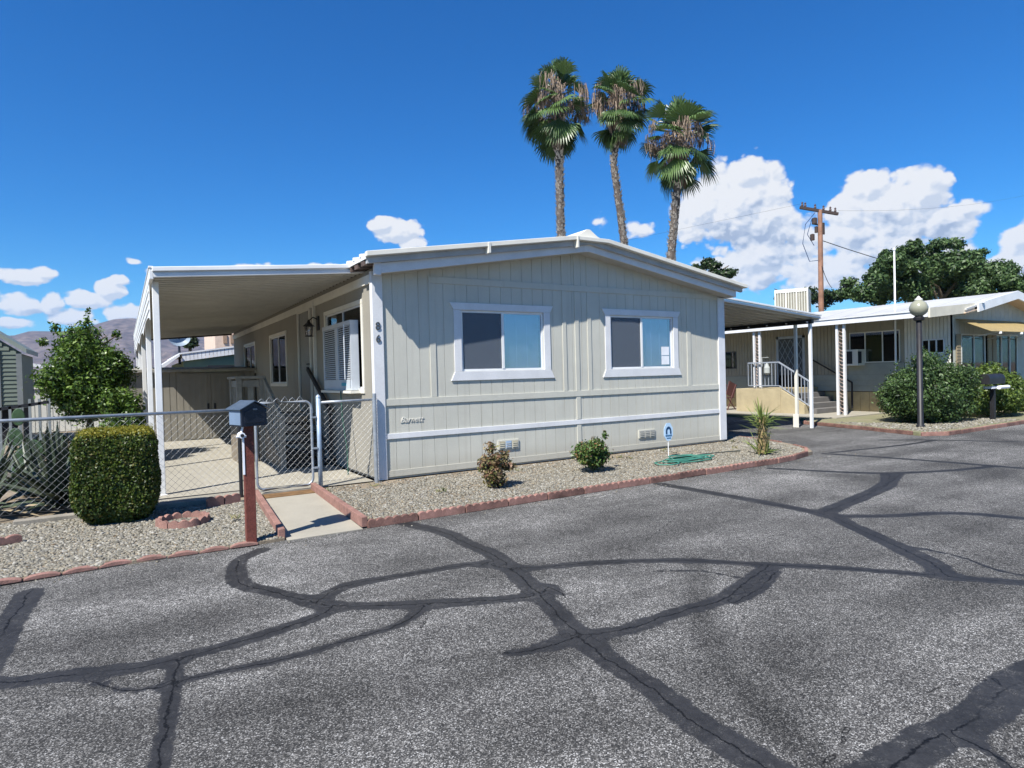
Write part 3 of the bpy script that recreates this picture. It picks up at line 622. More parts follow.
for k in range(7): t = (k+.5)/7; yy = 3.6-1.45*t; m.box((-1.035,yy-.03,.6-.55*t),(-1.005,yy+.03,1.5-.66*t))
m.build('handrail', WOODG, PO, bevel=.003)
m = MB().beam((-.22,3.6,1.72),(-.22,2.1,.95),.05,.07).box((-.25,2.08,0),(-.19,2.14,.98)); m.build('handrail', TREAD, PO)

# ---- evaporative cooler in the side window
AC = thing('window_cooler', 'white louvred evaporative cooler hanging in the side window under the carport', 'air cooler', (-.4, .95, 1.38))
ax0, ax1, ay0, ay1, az0, az1 = -.275, -.145, .68, 2.25, 1.36, 2.40
m = MB().box((ax0+.03,ay0+.03,az0),(ax1,ay1-.03,az1-.02)); m.build('cabinet', mat('cooler_shadow_inside', (.035,.04,.045), .8), AC)
m = MB(); WP = mat('cooler_white_plastic', (.46,.50,.54), .45, var=.04)
m.box((ax0,ay0,az0-.04),(ax1,ay1,az0+.13)).box((ax0-.005,ay0-.005,az1-.06),(ax1,ay1+.005,az1+.01))
for u in (ax0, ax1-.08): m.box((u,ay0,az0+.13),(u+.05 if u == ax0 else ax1,ay0+.028,az1-.06))
m.box((ax0+.03,ay0+.0005,az0+.1),(ax1,ay0+.029,az1-.05)).box((ax0-.002,1.36,az0+.13),(ax0+.028,1.52,az1-.06)).box((ax0,ay0+.001,az0+.13),(ax0+.028,ay0+.06,az1-.06)).box((ax0,ay1-.06,az0+.13),(ax0+.028,ay1,az1-.06)).box((-.38,ay0-.001,az0+.13),(-.365,ay0+.02,az1-.06))
m.build('housing', WP, AC, bevel=.006)
m = MB(); k = 0; z = az0+.14
while z < az1-.07:
    if False: m.hexa([(ax0+.05,ay0+.002,z),(ax1-.08,ay0+.002,z),(ax1-.08,ay0+.028,z+.012),(ax0+.05,ay0+.028,z+.012),(ax0+.05,ay0+.002,z+.012),(ax1-.08,ay0+.002,z+.012),(ax1-.08,ay0+.028,z+.024),(ax0+.05,ay0+.028,z+.024)])
    m.hexa([(ax0+.002,ay0+.06,z),(ax0+.002,ay1-.06,z),(ax0+.028,ay1-.06,z+.012),(ax0+.028,ay0+.06,z+.012),(ax0+.002,ay0+.06,z+.012),(ax0+.002,ay1-.06,z+.012),(ax0+.028,ay1-.06,z+.024),(ax0+.028,ay0+.06,z+.024)]); z += .034
m.build('louvres', WP, AC)
MB().box((ax0-.004,.95,az0+.03),(ax0-.0005,1.2,az0+.08)).build('badge', mat('cyan_badge', (.05,.35,.45), .4), AC)
MB().box((-.32,.6,1.275),(-.15,2.3,1.315)).build('shelf', CREAM, AC)
# pipe from the cooler to the ground
tag(MB().tube([(-.34,1.05,1.31),(-.34,1.0,.9),(-.31,.9,.4),(-.32,.85,0)], .011, 6).build('drain_hose', mat('green_hose_dark', (.02,.07,.05), .5)), 'thin dark green drain hose hanging from the side window cooler to the ground', 'hose')

# ---- shed at the end of the carport
SH = thing('storage_shed', 'tan metal storage shed with double doors across the back of the carport', 'shed', (-1.8, 10.3, 0))
m = MB(); planks(m, 0, 9.6, -3.45, -.18, 0, lambda x: 1.80, .15, .012, [], th=.03); m.box((-3.44,9.64,0),(-.19,12.2,1.79)); planks(m, 1, -3.46, 9.61, 12.2, 0, lambda x: 1.8, .15, .012, [], th=.02)
m.build('wall', DUSTB, SH)
MB().hexa([(-3.6,9.45,1.80),(-.17,9.45,1.80),(-.17,12.3,1.92),(-3.6,12.3,1.92),(-3.6,9.45,1.86),(-.17,9.45,1.86),(-.17,12.3,1.98),(-3.6,12.3,1.98)]).build('roof', WOODG, SH)
for a in (-2.05, -1.28):
    dm = MB().box((a,9.575,.03),(a+.755,9.598,1.75)); 
    for k in range(5): dm.box((a+.05+k*.145,9.568,.06),(a+.05+k*.145+.05,9.5752,1.72))
    dd = dm.build('door', DUSTB, SH); MB().box((a+(.66 if a < -2 else .05),9.555,.80),(a+(.71 if a < -2 else .10),9.567,.95)).build('handle', BLACK, dd)

# ================================================================== FENCES, MAILBOX, YARD
def mesh_wires(x0, x1, z0, z1, y=0., pitch=.086, r=.0011, knuck=True):
    m = MB()
    def seg(a, b): m.tube([a, b], r, 4, False)
    H = z1-z0; c = x0-H
    while c < x1:
        for s in (1, -1):
            p = [(c, z0), (c+H, z1)] if s > 0 else [(c, z1), (c+H, z0)]
            (ax, az), (bx, bz) = p
            ta, tb = max(0, (x0-ax)/H), min(1, (x1-ax)/H)
            if tb-ta > .01:
                A = (ax+H*ta, y+s*.0022, az+(bz-az)*ta); B = (ax+H*tb, y+s*.0022, az+(bz-az)*tb); seg(A, B)
        c += pitch
    if knuck:
        x = x0+.02
        while x < x1: m.tube([(x-.012, y, z1-.01), (x, y+.004, z1+.028), (x+.014, y, z1-.01)], r, 4, False); x += pitch
    return m
FL = thing('chain_link_fence', 'galvanised chain link fence with top rail left of the gate, in front of the carport', 'fence', (-3.4, 0, 0))
mesh_wires(-7.4, -2.02, .09, 1.125).build('wire_mesh', WIRE, FL, fix=False)
MB().tube([(-7.4,0,1.135),(-2.0,0,1.135)], .021, 10).build('top_rail', GALV, FL, smooth=True)
MB().tube([(-7.4,.005,.09),(-2.02,.005,.075)], .004, 6).build('tension_wire', BLACK, FL)
for xx in (-2.0, -4.95, -7.4): MB().tube([(xx,.0,-.05),(xx,.0,1.16)], .024, 10).lathe((xx,0,1.155), [(.027,0),(.026,.015),(.0,.035)], 10).build('post', BLACK if xx > -3 else GALV, FL)
GA = thing('chain_link_gate', 'narrow chain link gate with rounded frame and loose wire loops on top, behind the mailbox', 'gate', (-1.0, 0, 0))
def rrect(x0, x1, z0, z1, r):
    P = []
    for cx_, cz_, a0 in ((x1-r, z1-r, 0), (x0+r, z1-r, PI/2), (x0+r, z0+r, PI), (x1-r, z0+r, 1.5*PI)):
        for k in range(7): a = a0+k*PI/12; P.append((cx_+r*math.cos(a), 0, cz_+r*math.sin(a)))
    return P+[P[0]]
MB().tube(rrect(-1.80,-1.07,.05,1.21,.10), .0175, 10, False).build('frame', GALV, GA, smooth=True)
mesh_wires(-1.79,-1.08,.07,1.20, knuck=False).build('wire_mesh', WIRE, GA, fix=False)
m = MB()
for k in range(6): x = -1.72+k*.10; m.tube([(x-.045,0,1.20),(x-.03,.01,1.235),(x+.005,-.01,1.265+.02*(k%2)),(x+.04,0,1.225),(x+.055,0,1.20)], .004, 5)
m.build('wire_loops', WIRE, GA)
m = MB()
for z in (.28, .55, .98): m.box((-1.075,-.03,z-.012),(-1.0,-.0,z+.012)).tube([(-1.07,-.02,z),(-1.07,-.05,z)], .006, 6)
m.build('hinges', GALV, GA)
FR = thing('chain_link_fence', 'short chain link fence section between the gate post and the corner of the beige home', 'fence', (-.6, 0, 0))
mesh_wires(-.94,-.20,.06,1.17).build('wire_mesh', WIRE, FR, fix=False)
MB().tube([(-.97,0,1.18),(-.2,0,1.19)], .019, 10).build('top_rail', GALV, FR, smooth=True)
MB().tube([(-.97,0,-.1),(-.97,0,1.25)], .031, 12).lathe((-.97,0,1.25), [(.034,0),(.03,.02),(.012,.04),(0,.045)], 12).build('post', mat('blue_tinted_steel', (.33,.42,.52), .42, metal=.3, var=.1, vs=9), FR, smooth=True)
MB().tube([(-.19,-.09,-.1),(-.19,-.09,1.28)], .027, 12).tube([(-.215,-.08,.0),(-.215,-.08,1.22)], .006, 6).build('post', GALV, FR)
m = MB()
for k in range(26): z = .05+k*.045; m.tube([(-.20,-.055,z),(-.175,-.12,z+.02),(-.15,-.09,z+.03)], .003, 4)
m.build('wire_ends', WIRE, FR)
# walkway rails (painted) and edging blocks
def edging(L, h, t, nsc, m=REDC, z0=0., seed=0):
    """scalloped block along +x, front face at y=0"""
    pts = [(0, 0)]; K = nsc*6
    R = random.Random(seed)
    for k in range(K+1): u = k/K; pts.append((u*L, h-.018+.022*abs(math.sin(PI*u*nsc))**.7))
    pts.append((L, 0)); mb = MB(); mb.ext([(x, z+z0) for x, z in pts], 1, 0, t); return mb
proto = edging(.58, .088, .055, 6).build('edging_block', REDC, bevel=.004); protod = edging(.58, .088, .055, 6).build('edging_block', REDD, bevel=.004)
lab = "scalloped red edging block in the row between the road and the beige home's front bed"
line = [(-1.10, EY), (6.2, EY+.12), (7.0, -2.12), (7.45, -1.90), (7.85, -1.5), (8.12, -.85)]
back = [(8.12,-.85), (8.35,-.2), (8.5,.5), (8.55,2.5)]
def run(pl, L, protos, label, group, z, cat='edging', gap=.012):
    s = 0; k = 0; seg = [math.hypot(b_[0]-a[0], b_[1]-a[1]) for a, b_ in zip(pl[:-1], pl[1:])]; T = sum(seg)
    def at(s):
        for (a, b_), q in zip(zip(pl[:-1], pl[1:]), seg):
            if s <= q+1e-6: return (a[0]+(b_[0]-a[0])*s/q, a[1]+(b_[1]-a[1])*s/q)
            s -= q
        return pl[-1]
    while s+L < T:
        a, b_ = at(s), at(s+L); o = rnd.choice(protos).copy(); COL.objects.link(o); o.location = (a[0], a[1]+rnd.uniform(-.006,.006), z+rnd.uniform(-.004,.004)); o.rotation_euler = (rnd.uniform(-.03,.03), rnd.uniform(-.008,.008), math.atan2(b_[1]-a[1], b_[0]-a[0])+rnd.uniform(-.008,.008))
        tag(o, label, cat, group); s += L+gap; k += 1
run(line, .58, [proto, protod], lab, 'scalloped edging blocks in front of the beige home', -.098)
run(back, .58, [proto, protod], 'scalloped red edging block between the driveway and the gravel beside the beige home', 'edging blocks along the driveway', -.095)
pl = edging(.25, .034, .07, 1).build('edging_block', REDC, bevel=.005)
run([(-9.0, EY+.02), (-4.2, EY-.03), (-3.2, EY+.04), (-1.97, EY-.01)], .25, [pl], 'low scalloped red edging block in the row between the left gravel bed and the road', 'low edging blocks left of the walkway', -.095)
run([(11.72,-1.78), (12.22,-2.11), (21, -1.99)], .58, [proto, protod], 'red edging block along the road in front of the white neighbouring home', 'edging blocks of the white home', -.10)
run([(13.9,2.25), (12.90,1.97), (12.24,-.3), (11.70,-1.7)], .58, [protod], 'faded red edging block along the driveway beside the round bush', 'edging blocks across the driveway', -.098)
run([(-2.45,-.47),(-2.02,-.33)], .20, [edging(.20,.13,.05,2).build('edging_block', REDC, bevel=.004)], 'loose scalloped red edging piece lying behind the mailbox post', 'loose edging pieces behind the mailbox post', -.03)
bpy.data.objects.remove(proto); bpy.data.objects.remove(protod); bpy.data.objects.remove(pl)
for o in [o for o in COL.objects if o.name.startswith('edging_block') and 'label' not in o]: bpy.data.objects.remove(o)
for lbl, p, q in (('red painted edging rail on the left side of the short walkway', (-1.83,-.05,.02), (-1.965,-2.30,-.045)), ('red painted edging rail on the right side of the short walkway', (-1.09,-.05,.03), (-1.13,-2.36,-.03))):
    m = MB()
    for k in range(3):
        a = Vector(p).lerp(Vector(q), k/3+.003); b_ = Vector(p).lerp(Vector(q), (k+1)/3-.003); m.beam(a, b_, .065, .11)
    tag(m.build('edging_rail', REDC, bevel=.006), lbl, 'edging')
tag(MB().box((-4.35,-.18,-.1),(-3.2,-.04,.04)).box((-3.18,-.2,-.1),(-2.4,-.05,.045)).build('planter_curb', CONCD, bevel=.01), 'low weathered concrete curb at the foot of the left chain link fence', 'curb')
for x, y, rz in ((-4.42,-1.12,.3), (-3.72,-.32,-.4), (-3.62,-.14,1.2)):
    o = edging(.26,.08,.06,2,z0=-.03).build('edging_block', REDC, bevel=.006); o.location = (x,y,0); o.rotation_euler = (0,0,rz)
    tag(o, {-1.12:'red edging piece lying at the left border of the photo on the gravel', -.32:'red edging piece lying just left of the clipped hedge', -.14:'small red edging piece between the hedge and the concrete curb'}[y], 'edging')
# ring of curved scalloped blocks
for k in range(5):
    m = MB(); a0 = k*2*PI/5+.3; a1 = a0+2*PI/5-.03; K = 18; V = []; rz = .25; cxr, cyr = -2.76, -1.09; zb = zl(0, cyr)
    for i in range(K+1):
        a = a0+(a1-a0)*i/K; h = .055+.028*abs(math.sin(PI*3*i/K))
        for rr, zz in ((rz-.035,zb-.02),(rz+.02,zb-.02),(rz+.015,zb+h),(rz-.03,zb+h)): V.append((cxr+rr*math.cos(a), cyr+rr*math.sin(a), zz))
    Fq = [(i*4+j, i*4+(j+1)%4, i*4+4+(j+1)%4, i*4+4+j) for i in range(K) for j in range(4)]+[(0,3,2,1),(K*4,K*4+1,K*4+2,K*4+3)]
    tag(m.add(V, Fq).build('edging_block', REDC, bevel=.004), 'curved scalloped red edging block of the small tree ring on the gravel', 'edging', 'curved blocks of the tree ring')

# ---- mailbox
px_, py_, pz_ = -2.25, -2.30, -.09
MX = thing('mailbox', 'dark blue house-shaped mailbox on a red wooden post beside the walkway', 'mailbox', (px_, py_, pz_))
MB().box((px_-.052,py_-.045,pz_),(px_+.042,py_+.045,1.10)).build('post', REDW, MX, bevel=.004)
r_ = rad(-16)
def rot(P): # turn around the post
    return [((x-px_)*math.cos(-r_)-(y-py_)*math.sin(-r_)+px_, (x-px_)*math.sin(-r_)+(y-py_)*math.cos(-r_)+py_, z) for x, y, z in P]
def rb(m): m.v = rot(m.v); return m
bx = MB().ext([(px_-.125,1.07),(px_+.125,1.07),(px_+.125,1.235),(px_,1.30),(px_-.125,1.235)], 1, py_-.14, py_+.14); 
rb(bx).build('box', NAVY, MX, bevel=.004)
m = MB(); m.ext([(px_-.15,1.228),(px_,1.306),(px_+.15,1.228),(px_+.15,1.238),(px_,1.318),(px_-.15,1.238)], 1, py_-.165, py_+.155); rb(m).build('roof', NAVYL, MX, bevel=.002)
rb(MB().box((px_-.129,py_-.12,1.085),(px_-.126,py_+.12,1.222))).build('lit_side_face', mat('sunlit_side_blue', (.15,.21,.30), .4), MX)  # left face of the box, sunlight on it put into a lighter blue
m = rb(MB().ext([(px_-.10,1.10),(px_+.10,1.10),(px_+.10,1.21),(px_,1.26),(px_-.10,1.21)], 1, py_-.147, py_-.1405)); dmx = m.build('door', mat('mailbox_door_paint', (.014,.018,.030), .35, var=.1), MX, bevel=.003)
rb(MB().box((px_-.02,py_-.16,1.225),(px_+.02,py_-.1475,1.24))).build('handle', NAVYL, dmx)
rb(MB().box((px_+.127,py_-.06,1.17),(px_+.135,py_+.09,1.19)).box((px_+.127,py_+.05,1.19),(px_+.135,py_+.09,1.26))).build('flag', BLACK, MX)
m = MB().beam((px_-.05,py_-.05,1.09),(px_-.075,py_-.06,1.0),.02,.01).tube([(px_-.075,py_-.13,.985),(px_-.075,py_-.02,.985)], [.028,.03], 14)
m.tube([(px_-.03,py_-.06,.97),(px_-.12,py_-.06,.97)], .012, 8).box((px_-.066,py_-.052,.60),(px_-.048,py_-.044,1.0))
WPL = mat('white_plastic', (.75,.77,.82), .4); mb_ = m.build('holder', WPL, MX)
MB().tube([(px_-.075,py_-.137,.985),(px_-.075,py_-.1305,.985)], .017, 14).build('holder_hole', BLACK, mb_)

# ---- hedge and plants
HG = thing('clipped_hedge', 'box clipped hedge with yellow tips on the gravel in front of the fence', 'hedge', (-3.37,-.45,-.02))
def hedge(n, seed):
    R = np.random.default_rng(seed); c = np.array([-3.37,-.46,.47]); h = np.array([.405,.38,.52])
    d = R.normal(size=(n,3)); d /= np.linalg.norm(d, axis=1)[:,None]; p = 7.
    k = 1/(np.sum(np.abs(d)**p, 1)**(1/p)); P = d*k[:,None]; nn = np.sign(P)*np.abs(P)**(p-1); nn /= np.linalg.norm(nn, axis=1)[:,None]
    low = np.clip((-.35-P[:,2])/.65, 0, 1); wob = np.array([noise.noise(Vector(q)*3.2+Vector((5,1,2))) for q in P*h])
    P = P*(.93+.10*R.random(n)**2+.09*wob)[:,None]; P[:,:2] *= (1-.34*low**2)[:,None]
    C = c+P*h; q = nn+.75*R.normal(size=(n,3)); q /= np.linalg.norm(q, axis=1)[:,None]
    t = np.cross(q, R.normal(size=(n,3))); t /= np.linalg.norm(t, axis=1)[:,None]; b_ = np.cross(q, t); L = .031*(.6+.7*R.random(n))[:,None]
    V = np.stack([C-t*L*.5, C+b_*L*.32, C+t*L*.5, C-b_*L*.32], 1); return V, P[:,2]
V, zz = hedge(46000, 8); top = zz > .86+.10*np.random.default_rng(1).random(len(zz))
HM = leafmat('hedge_leaf', [(.016,.036,.007),(.045,.082,.012),(.095,.135,.018),(.03,.055,.009),(.14,.13,.03)], .45, .3); HT = leafmat('hedge_tip_leaf', [(.17,.17,.018),(.28,.24,.03),(.12,.155,.018)], .5, .35)
for msk, nm, mm in ((~top, 'foliage', HM), (top, 'tips', HT)):
    v = V[msk].reshape(-1,3); npmesh(nm, v, np.arange(len(v)).reshape(-1,4), mm, HG)
m = MB(); R = random.Random(12)
for k in range(120):
    x, y = -3.37+R.uniform(-.38,.38), -.46+R.uniform(-.34,.34); p = Vector((x, y, .95)); d = Vector((R.uniform(-.3,.3), R.uniform(-.3,.3), 1)).normalized()*R.uniform(.04,.10)
    m.tube([p, p+d], .0015, 3, False)
    for q in range(5): a = R.uniform(0,6.28); c_ = p+d*R.uniform(.4,1); s_ = Vector((math.cos(a),math.sin(a),.4))*.018; t_ = Vector((-math.sin(a),math.cos(a),0))*.006; m.add([c_, c_+s_*.5+t_, c_+s_, c_+s_*.5-t_], [(0,1,2,3)])
tag(m.build('stray_shoots', HT, HG, fix=False), kind='stuff')
m = MB(); P = []
for sz, s in ((.02,.62),(.25,.86),(.5,.9),(.93,.9)): P.append((sz, s))
m.box((-3.70,-.74,.14),(-3.04,-.14,.92)); m.box((-3.56,-.62,-.08),(-3.18,-.26,.15)); m.build('dark_core', mat('hedge_core_shade', (.03,.03,.014), .95), HG)  # solid boxes behind the leaves, the hedge's inner shade put into the colour
def trunk_mb(pts, r0, r1, seed=0, nb=0, br=.5):
    m = MB(); n = len(pts); m.tube(pts, [r0+(r1-r0)*i/(n-1) for i in range(n)], 9)
    R = random.Random(seed)
    for k in range(nb):
        a = R.uniform(0, 2*PI); i = R.randrange(max(1, n//2), n); p = Vector(pts[i]); L = br*R.uniform(.6,1.1); q = p+Vector((math.cos(a)*L*.75, math.sin(a)*L*.75, L*R.uniform(.35,.9)))
        mid_ = (p+q)/2+Vector((R.uniform(-.1,.1)*L, R.uniform(-.1,.1)*L, .1*L)); m.tube([p, mid_, q], [r1*.8, r1*.5, r1*.2], 6)
    return m
BARK = mat('bark', (.11,.085,.06), .9, var=.25, vs=12, bump=.6, bs=30)
def plant(name, label, cat, base, blobs, n, size, lm, seed, tr=None, aspect=.5, up=.3, shell=.45, group=None, nb=6, br=.5, jit=.8, r0=.06, r1=.03):
    T = thing(name, label, cat, base, 0, group)
    V, Fq = leaves(blobs, n, size, seed, up, aspect, shell, jit); npmesh('crown', V, Fq, lm, T)
    if tr: trunk_mb(tr, r0, r1, seed, nb, br).build('trunk', BARK, T)
    return T
GRN = leafmat('bright_leaf', [(.02,.042,.009),(.055,.11,.016),(.11,.19,.028),(.034,.07,.012),(.19,.28,.055)], .38, .25)
DGR = leafmat('dark_leaf', [(.008,.019,.007),(.02,.04,.012),(.04,.07,.02),(.012,.027,.009)], .45, .15)
def blobset(c, r, n, seed, rr=(.28,.5), flat=1.):
    R = random.Random(seed); out = []
    for k in range(n):
        while True:
            d = Vector((R.uniform(-1,1), R.uniform(-1,1), R.uniform(-1,1)))
            if d.length < 1: break
        s = R.uniform(*rr); d = d.normalized()*(d.length**.4)*(1-s*.6)
        out.append((c[0]+d.x*r[0], c[1]+d.y*r[1], c[2]+d.z*r[2], s*r[0], s*r[1], s*r[2]*flat))
    return out
# tree behind the fence, left of the carport
tb = blobset((-3.90,6.0,1.76), (.82,.72,.90), 40, 2, (.28,.45))+[(-3.9,6,1.75,.5,.5,.7)]; tb += [(-3.9,6,1.15,.55,.5,.42),(-3.9,6,1.9,.62,.55,.62),(-3.85,6,2.76,.07,.07,.2),(-3.80,6,2.98,.035,.035,.12),(-4.35,6,2.62,.12,.1,.12),(-3.36,6,2.5,.1,.1,.1),(-4.55,6,2.35,.12,.1,.1)]
plant('leafy_tree', 'rounded bright green small tree with a shoot on top, left of the carport', 'tree', (-3.85,6,0), tb, 30000, .078, GRN, 11, [(-3.85,6,0),(-3.88,6,.5),(-3.82,6,1.0),(-3.9,6,1.5),(-3.85,6,2.0)], nb=9, br=.7, r0=.07, r1=.045, shell=.6)
plant('dense_shrub', 'dense dark leafy shrub right of the small tree, beside the carport posts', 'shrub', (-3.38,5.2,0), blobset((-3.38,5.2,.82), (.42,.5,.72), 20, 5, (.35,.5)), 6500, .07, GRN, 12, [(-3.38,5.2,0),(-3.38,5.2,.6)], r0=.04, r1=.03)
plant('dense_shrub', 'low shaded shrub beneath the small tree behind the fence', 'shrub', (-4.45,4.6,0), blobset((-4.5,4.4,.35), (.55,.5,.40), 12, 6, (.35,.5)), 3000, .07, DGR, 13, [(-4.5,4.4,0),(-4.5,4.4,.3)], r0=.03, r1=.02)
MB_ = MB().box((-5.6,3.15,.0),(-3.1,3.3,.22)); tag(MB_.build('garden_wall', CONCD, bevel=.01), 'low grey garden curb under the small tree behind the fence', 'wall')
# agave clumps behind the fence
AG = leafmat('agave_leaf', [(.02,.033,.02),(.045,.062,.036),(.10,.12,.075),(.03,.043,.027)], .45, .05); AGD = leafmat('dry_agave_leaf', [(.30,.24,.15),(.20,.15,.09),(.38,.31,.2)], .8, .1)
def strap(m, base, az, el, L, w, droop=.5, K=7, fold=.25):
    d = Vector((math.cos(az)*math.cos(el), math.sin(az)*math.cos(el), math.sin(el))); p = Vector(base); V = []
    sd = Vector((-math.sin(az), math.cos(az), 0))
    for k in range(K+1):
        t = k/K; ww = w*(math.sin(PI*min(1, .22+.78*t))**.7 if t < 1 else 0)*(1-.3*t)+.001
        nrm = sd.cross(d).normalized(); V += [p-sd*ww, p-nrm*ww*fold*2, p+sd*ww]
        p = p+d*(L/K); d = (d+Vector((0,0,-droop/K))).normalized()
    n = len(m.v); m.v += [tuple(v) for v in V]
    for k in range(K): a = n+k*3; m.f += [(a,a+1,a+4,a+3),(a+1,a+2,a+5,a+4)]; m.m += [0,0]
def agave(loc, n, L, seed, label, w=.045, dry=6):
    T = thing('agave', label, 'succulent', loc); R = random.Random(seed); m = MB()
    for k in range(n): t = k/n; strap(m, (loc[0]+R.uniform(-.05,.05), loc[1]+R.uniform(-.05,.05), loc[2]+.03), R.uniform(0,2*PI), rad(85-75*t+R.uniform(-8,8)), L*R.uniform(.75,1.1), w*R.uniform(.8,1.2), R.uniform(.1,.6)*(.4+t))
    m.build('leaves', AG, T, fix=False); m = MB()
    for k in range(dry): strap(m, (loc[0], loc[1], loc[2]+.03), R.uniform(0,2*PI), rad(R.uniform(-5,25)), L*R.uniform(.6,.9), w*.7, R.uniform(.3,.9))
    m.build('dry_leaves', AGD, T, fix=False)
agave((-3.98,.62,0), 44, 1.0, 1, 'large dark agave with long upright strap leaves behind the fence left of the hedge', .062)
agave((-4.72,.72,0), 36, .98, 2, 'spreading agave behind the fence at the left border of the photo', .058, 14)
agave((-4.35,1.7,0), 26, .85, 3, 'smaller agave growing behind the two front agaves', .04)
agave((-3.55,1.2,0), 26, .62, 4, 'small agave behind the fence and the clipped hedge', .03)
PP = thing('prickly_pear', 'prickly pear cactus with flat oval pads behind the agaves', 'cactus', (-4.35,3.0,0)); m = MB()
for x, y, z, a, s in ((-4.62,3,.2,.1,.18),(-4.58,3.02,.48,-.2,.16),(-4.66,3,.76,.1,.14),(-4.62,2.98,1.06,.0,.13),(-4.42,3,.6,.5,.12)):
    P = [(x+s*.62*math.cos(t)*math.cos(a)-s*math.sin(t)*math.sin(a), z+s*.62*math.cos(t)*math.sin(a)+s*math.sin(t)*math.cos(a)) for t in [2*PI*k/18 for k in range(18)]]; m.ext(P, 1, y-.018, y+.018)
m.build('pads', mat('cactus_skin', (.045,.085,.035), .5, var=.15, vs=10), PP, bevel=.01)
# front bed shrubs
RS = leafmat('reddish_leaf', [(.10,.05,.03),(.27,.16,.10),(.07,.095,.02),(.33,.24,.15),(.13,.15,.04),(.18,.09,.055),(.05,.075,.015)], .5, .2)
plant('small_shrub', 'small round shrub with mixed green and rusty red leaves under the left window', 'shrub', (.93,-1.50,-.01), blobset((1.0,-1.50,.24), (.25,.24,.26), 14, 21, (.35,.5))+[(.92,-1.5,.52,.09,.09,.10)], 2600, .055, RS, 31, [(.93,-1.5,-.02),(.93,-1.5,.15)], nb=10, br=.2, r0=.02, r1=.012, shell=.6)
RG = leafmat('rose_leaf', [(.02,.045,.012),(.05,.10,.02),(.09,.16,.035),(.035,.07,.018),(.13,.20,.05),(.20,.10,.05)], .4, .2)
plant('small_shrub', 'small bushy green rose shrub in the gravel bed between the two windows', 'shrub', (2.82,-1.30,-.01), blobset((2.78,-1.30,.27), (.33,.27,.24), 14, 22, (.38,.55))+[(2.84,-1.3,.17,.16,.14,.12),(3.08,-1.3,.52,.05,.05,.08)], 4200, .052, RG, 32, [(2.82,-1.3,-.02),(2.82,-1.3,.2)], nb=10, br=.28, r0=.025, r1=.012, shell=.6)
# tiny weeds
wd = MB(); R = random.Random(5)
for x, y in ((-1.02,-.35),(-.3,-.35),(.25,-1.35),(1.9,-.3),(4.1,-.45),(4.2,-.6),(2.0,-.5),(3.25,-.5),(6.6,-.9),(-2.25,-1.35),(7.4,-.2),(5.4,-.25)):
    for k in range(14): strap(wd, (x+R.uniform(-.07,.07), y+R.uniform(-.05,.05), -.012), R.uniform(0,2*PI), rad(R.uniform(15,70)), R.uniform(.03,.09), .006, .8, 3)
tag(wd.build('weeds', leafmat('weed_leaf', [(.05,.07,.02),(.16,.17,.05),(.25,.2,.1)], .7, .1), fix=False), kind='stuff')
# yucca-like young palm
YP = thing('young_palm', 'shaggy young palm with spiky upright fronds at the right end of the gravel bed', 'palm', (6.32,-1.72,-.01)); R = random.Random(9); m = MB()
for k in range(85): 
    z = R.uniform(.30,.62); strap(m, (6.32+R.uniform(-.04,.04), -1.72+R.uniform(-.04,.04), z), R.uniform(0,2*PI), rad(R.uniform(5,80)), R.uniform(.25,.58), .010, R.uniform(.05,.5), 6, .3)
for k in range(60): strap(m, (6.34+R.uniform(-.10,.12), -1.72+R.uniform(-.1,.1), -.01), R.uniform(0,2*PI), rad(R.uniform(15,80)), R.uniform(.2,.5), .010, R.uniform(.1,.7), 6, .3)
m.build('fronds', leafmat('young_frond', [(.05,.09,.02),(.12,.17,.04),(.22,.27,.07),(.09,.12,.03)], .5, .2), YP, fix=False)
m = MB().tube([(6.32,-1.72,-.02),(6.33,-1.72,.3),(6.32,-1.72,.6)], [.09,.08,.05], 10)
for k in range(90): z = R.uniform(.03,.6); strap(m, (6.32,-1.72,z), R.uniform(0,2*PI), rad(R.uniform(-10,60)), R.uniform(.11,.17), .014, .3, 3)
m.build('trunk', mat('palm_boot', (.20,.15,.07), .9, var=.3, vs=20), YP, fix=False)
# hose
HM_ = mat('green_garden_hose', (.05,.19,.14), .5, var=.12, vs=10); pts = []; R = random.Random(3)
for k in range(260):
    t = k/259; a = t*2*PI*5.3; rx = .44+.10*math.sin(a*.37+1)+.05*math.sin(a*1.7); ry = .17+.05*math.sin(a*.6); pts.append((4.70+rx*math.cos(a)-.1*t+.08*math.sin(k*.05), -1.50+ry*math.sin(a)+.04*math.cos(k*.07), .008+.010*(k//50)))
tail = [(4.25,-1.72),(4.05,-1.75),(3.9,-1.62),(4.0,-1.42),(4.3,-1.36)]; 
for i in range(len(tail)-1):
    for k in range(6): t = k/6; pts.append((tail[i][0]+(tail[i+1][0]-tail[i][0])*t, tail[i][1]+(tail[i+1][1]-tail[i][1])*t, .012))
HS = tag(MB().tube(pts, .011, 6).build('garden_hose', HM_, smooth=True), 'coiled light green garden hose lying on the gravel by the blue sign', 'hose')
tag(MB().tube([(5.0,-1.25,.005),(5.4,-1.15,.006),(5.9,-1.22,.006),(6.25,-1.30,.004)], .010, 6).build('drip_line', mat('dark_hose', (.04,.05,.045), .6)), 'dark thin drip line on the gravel between the green hose and the young palm', 'hose')
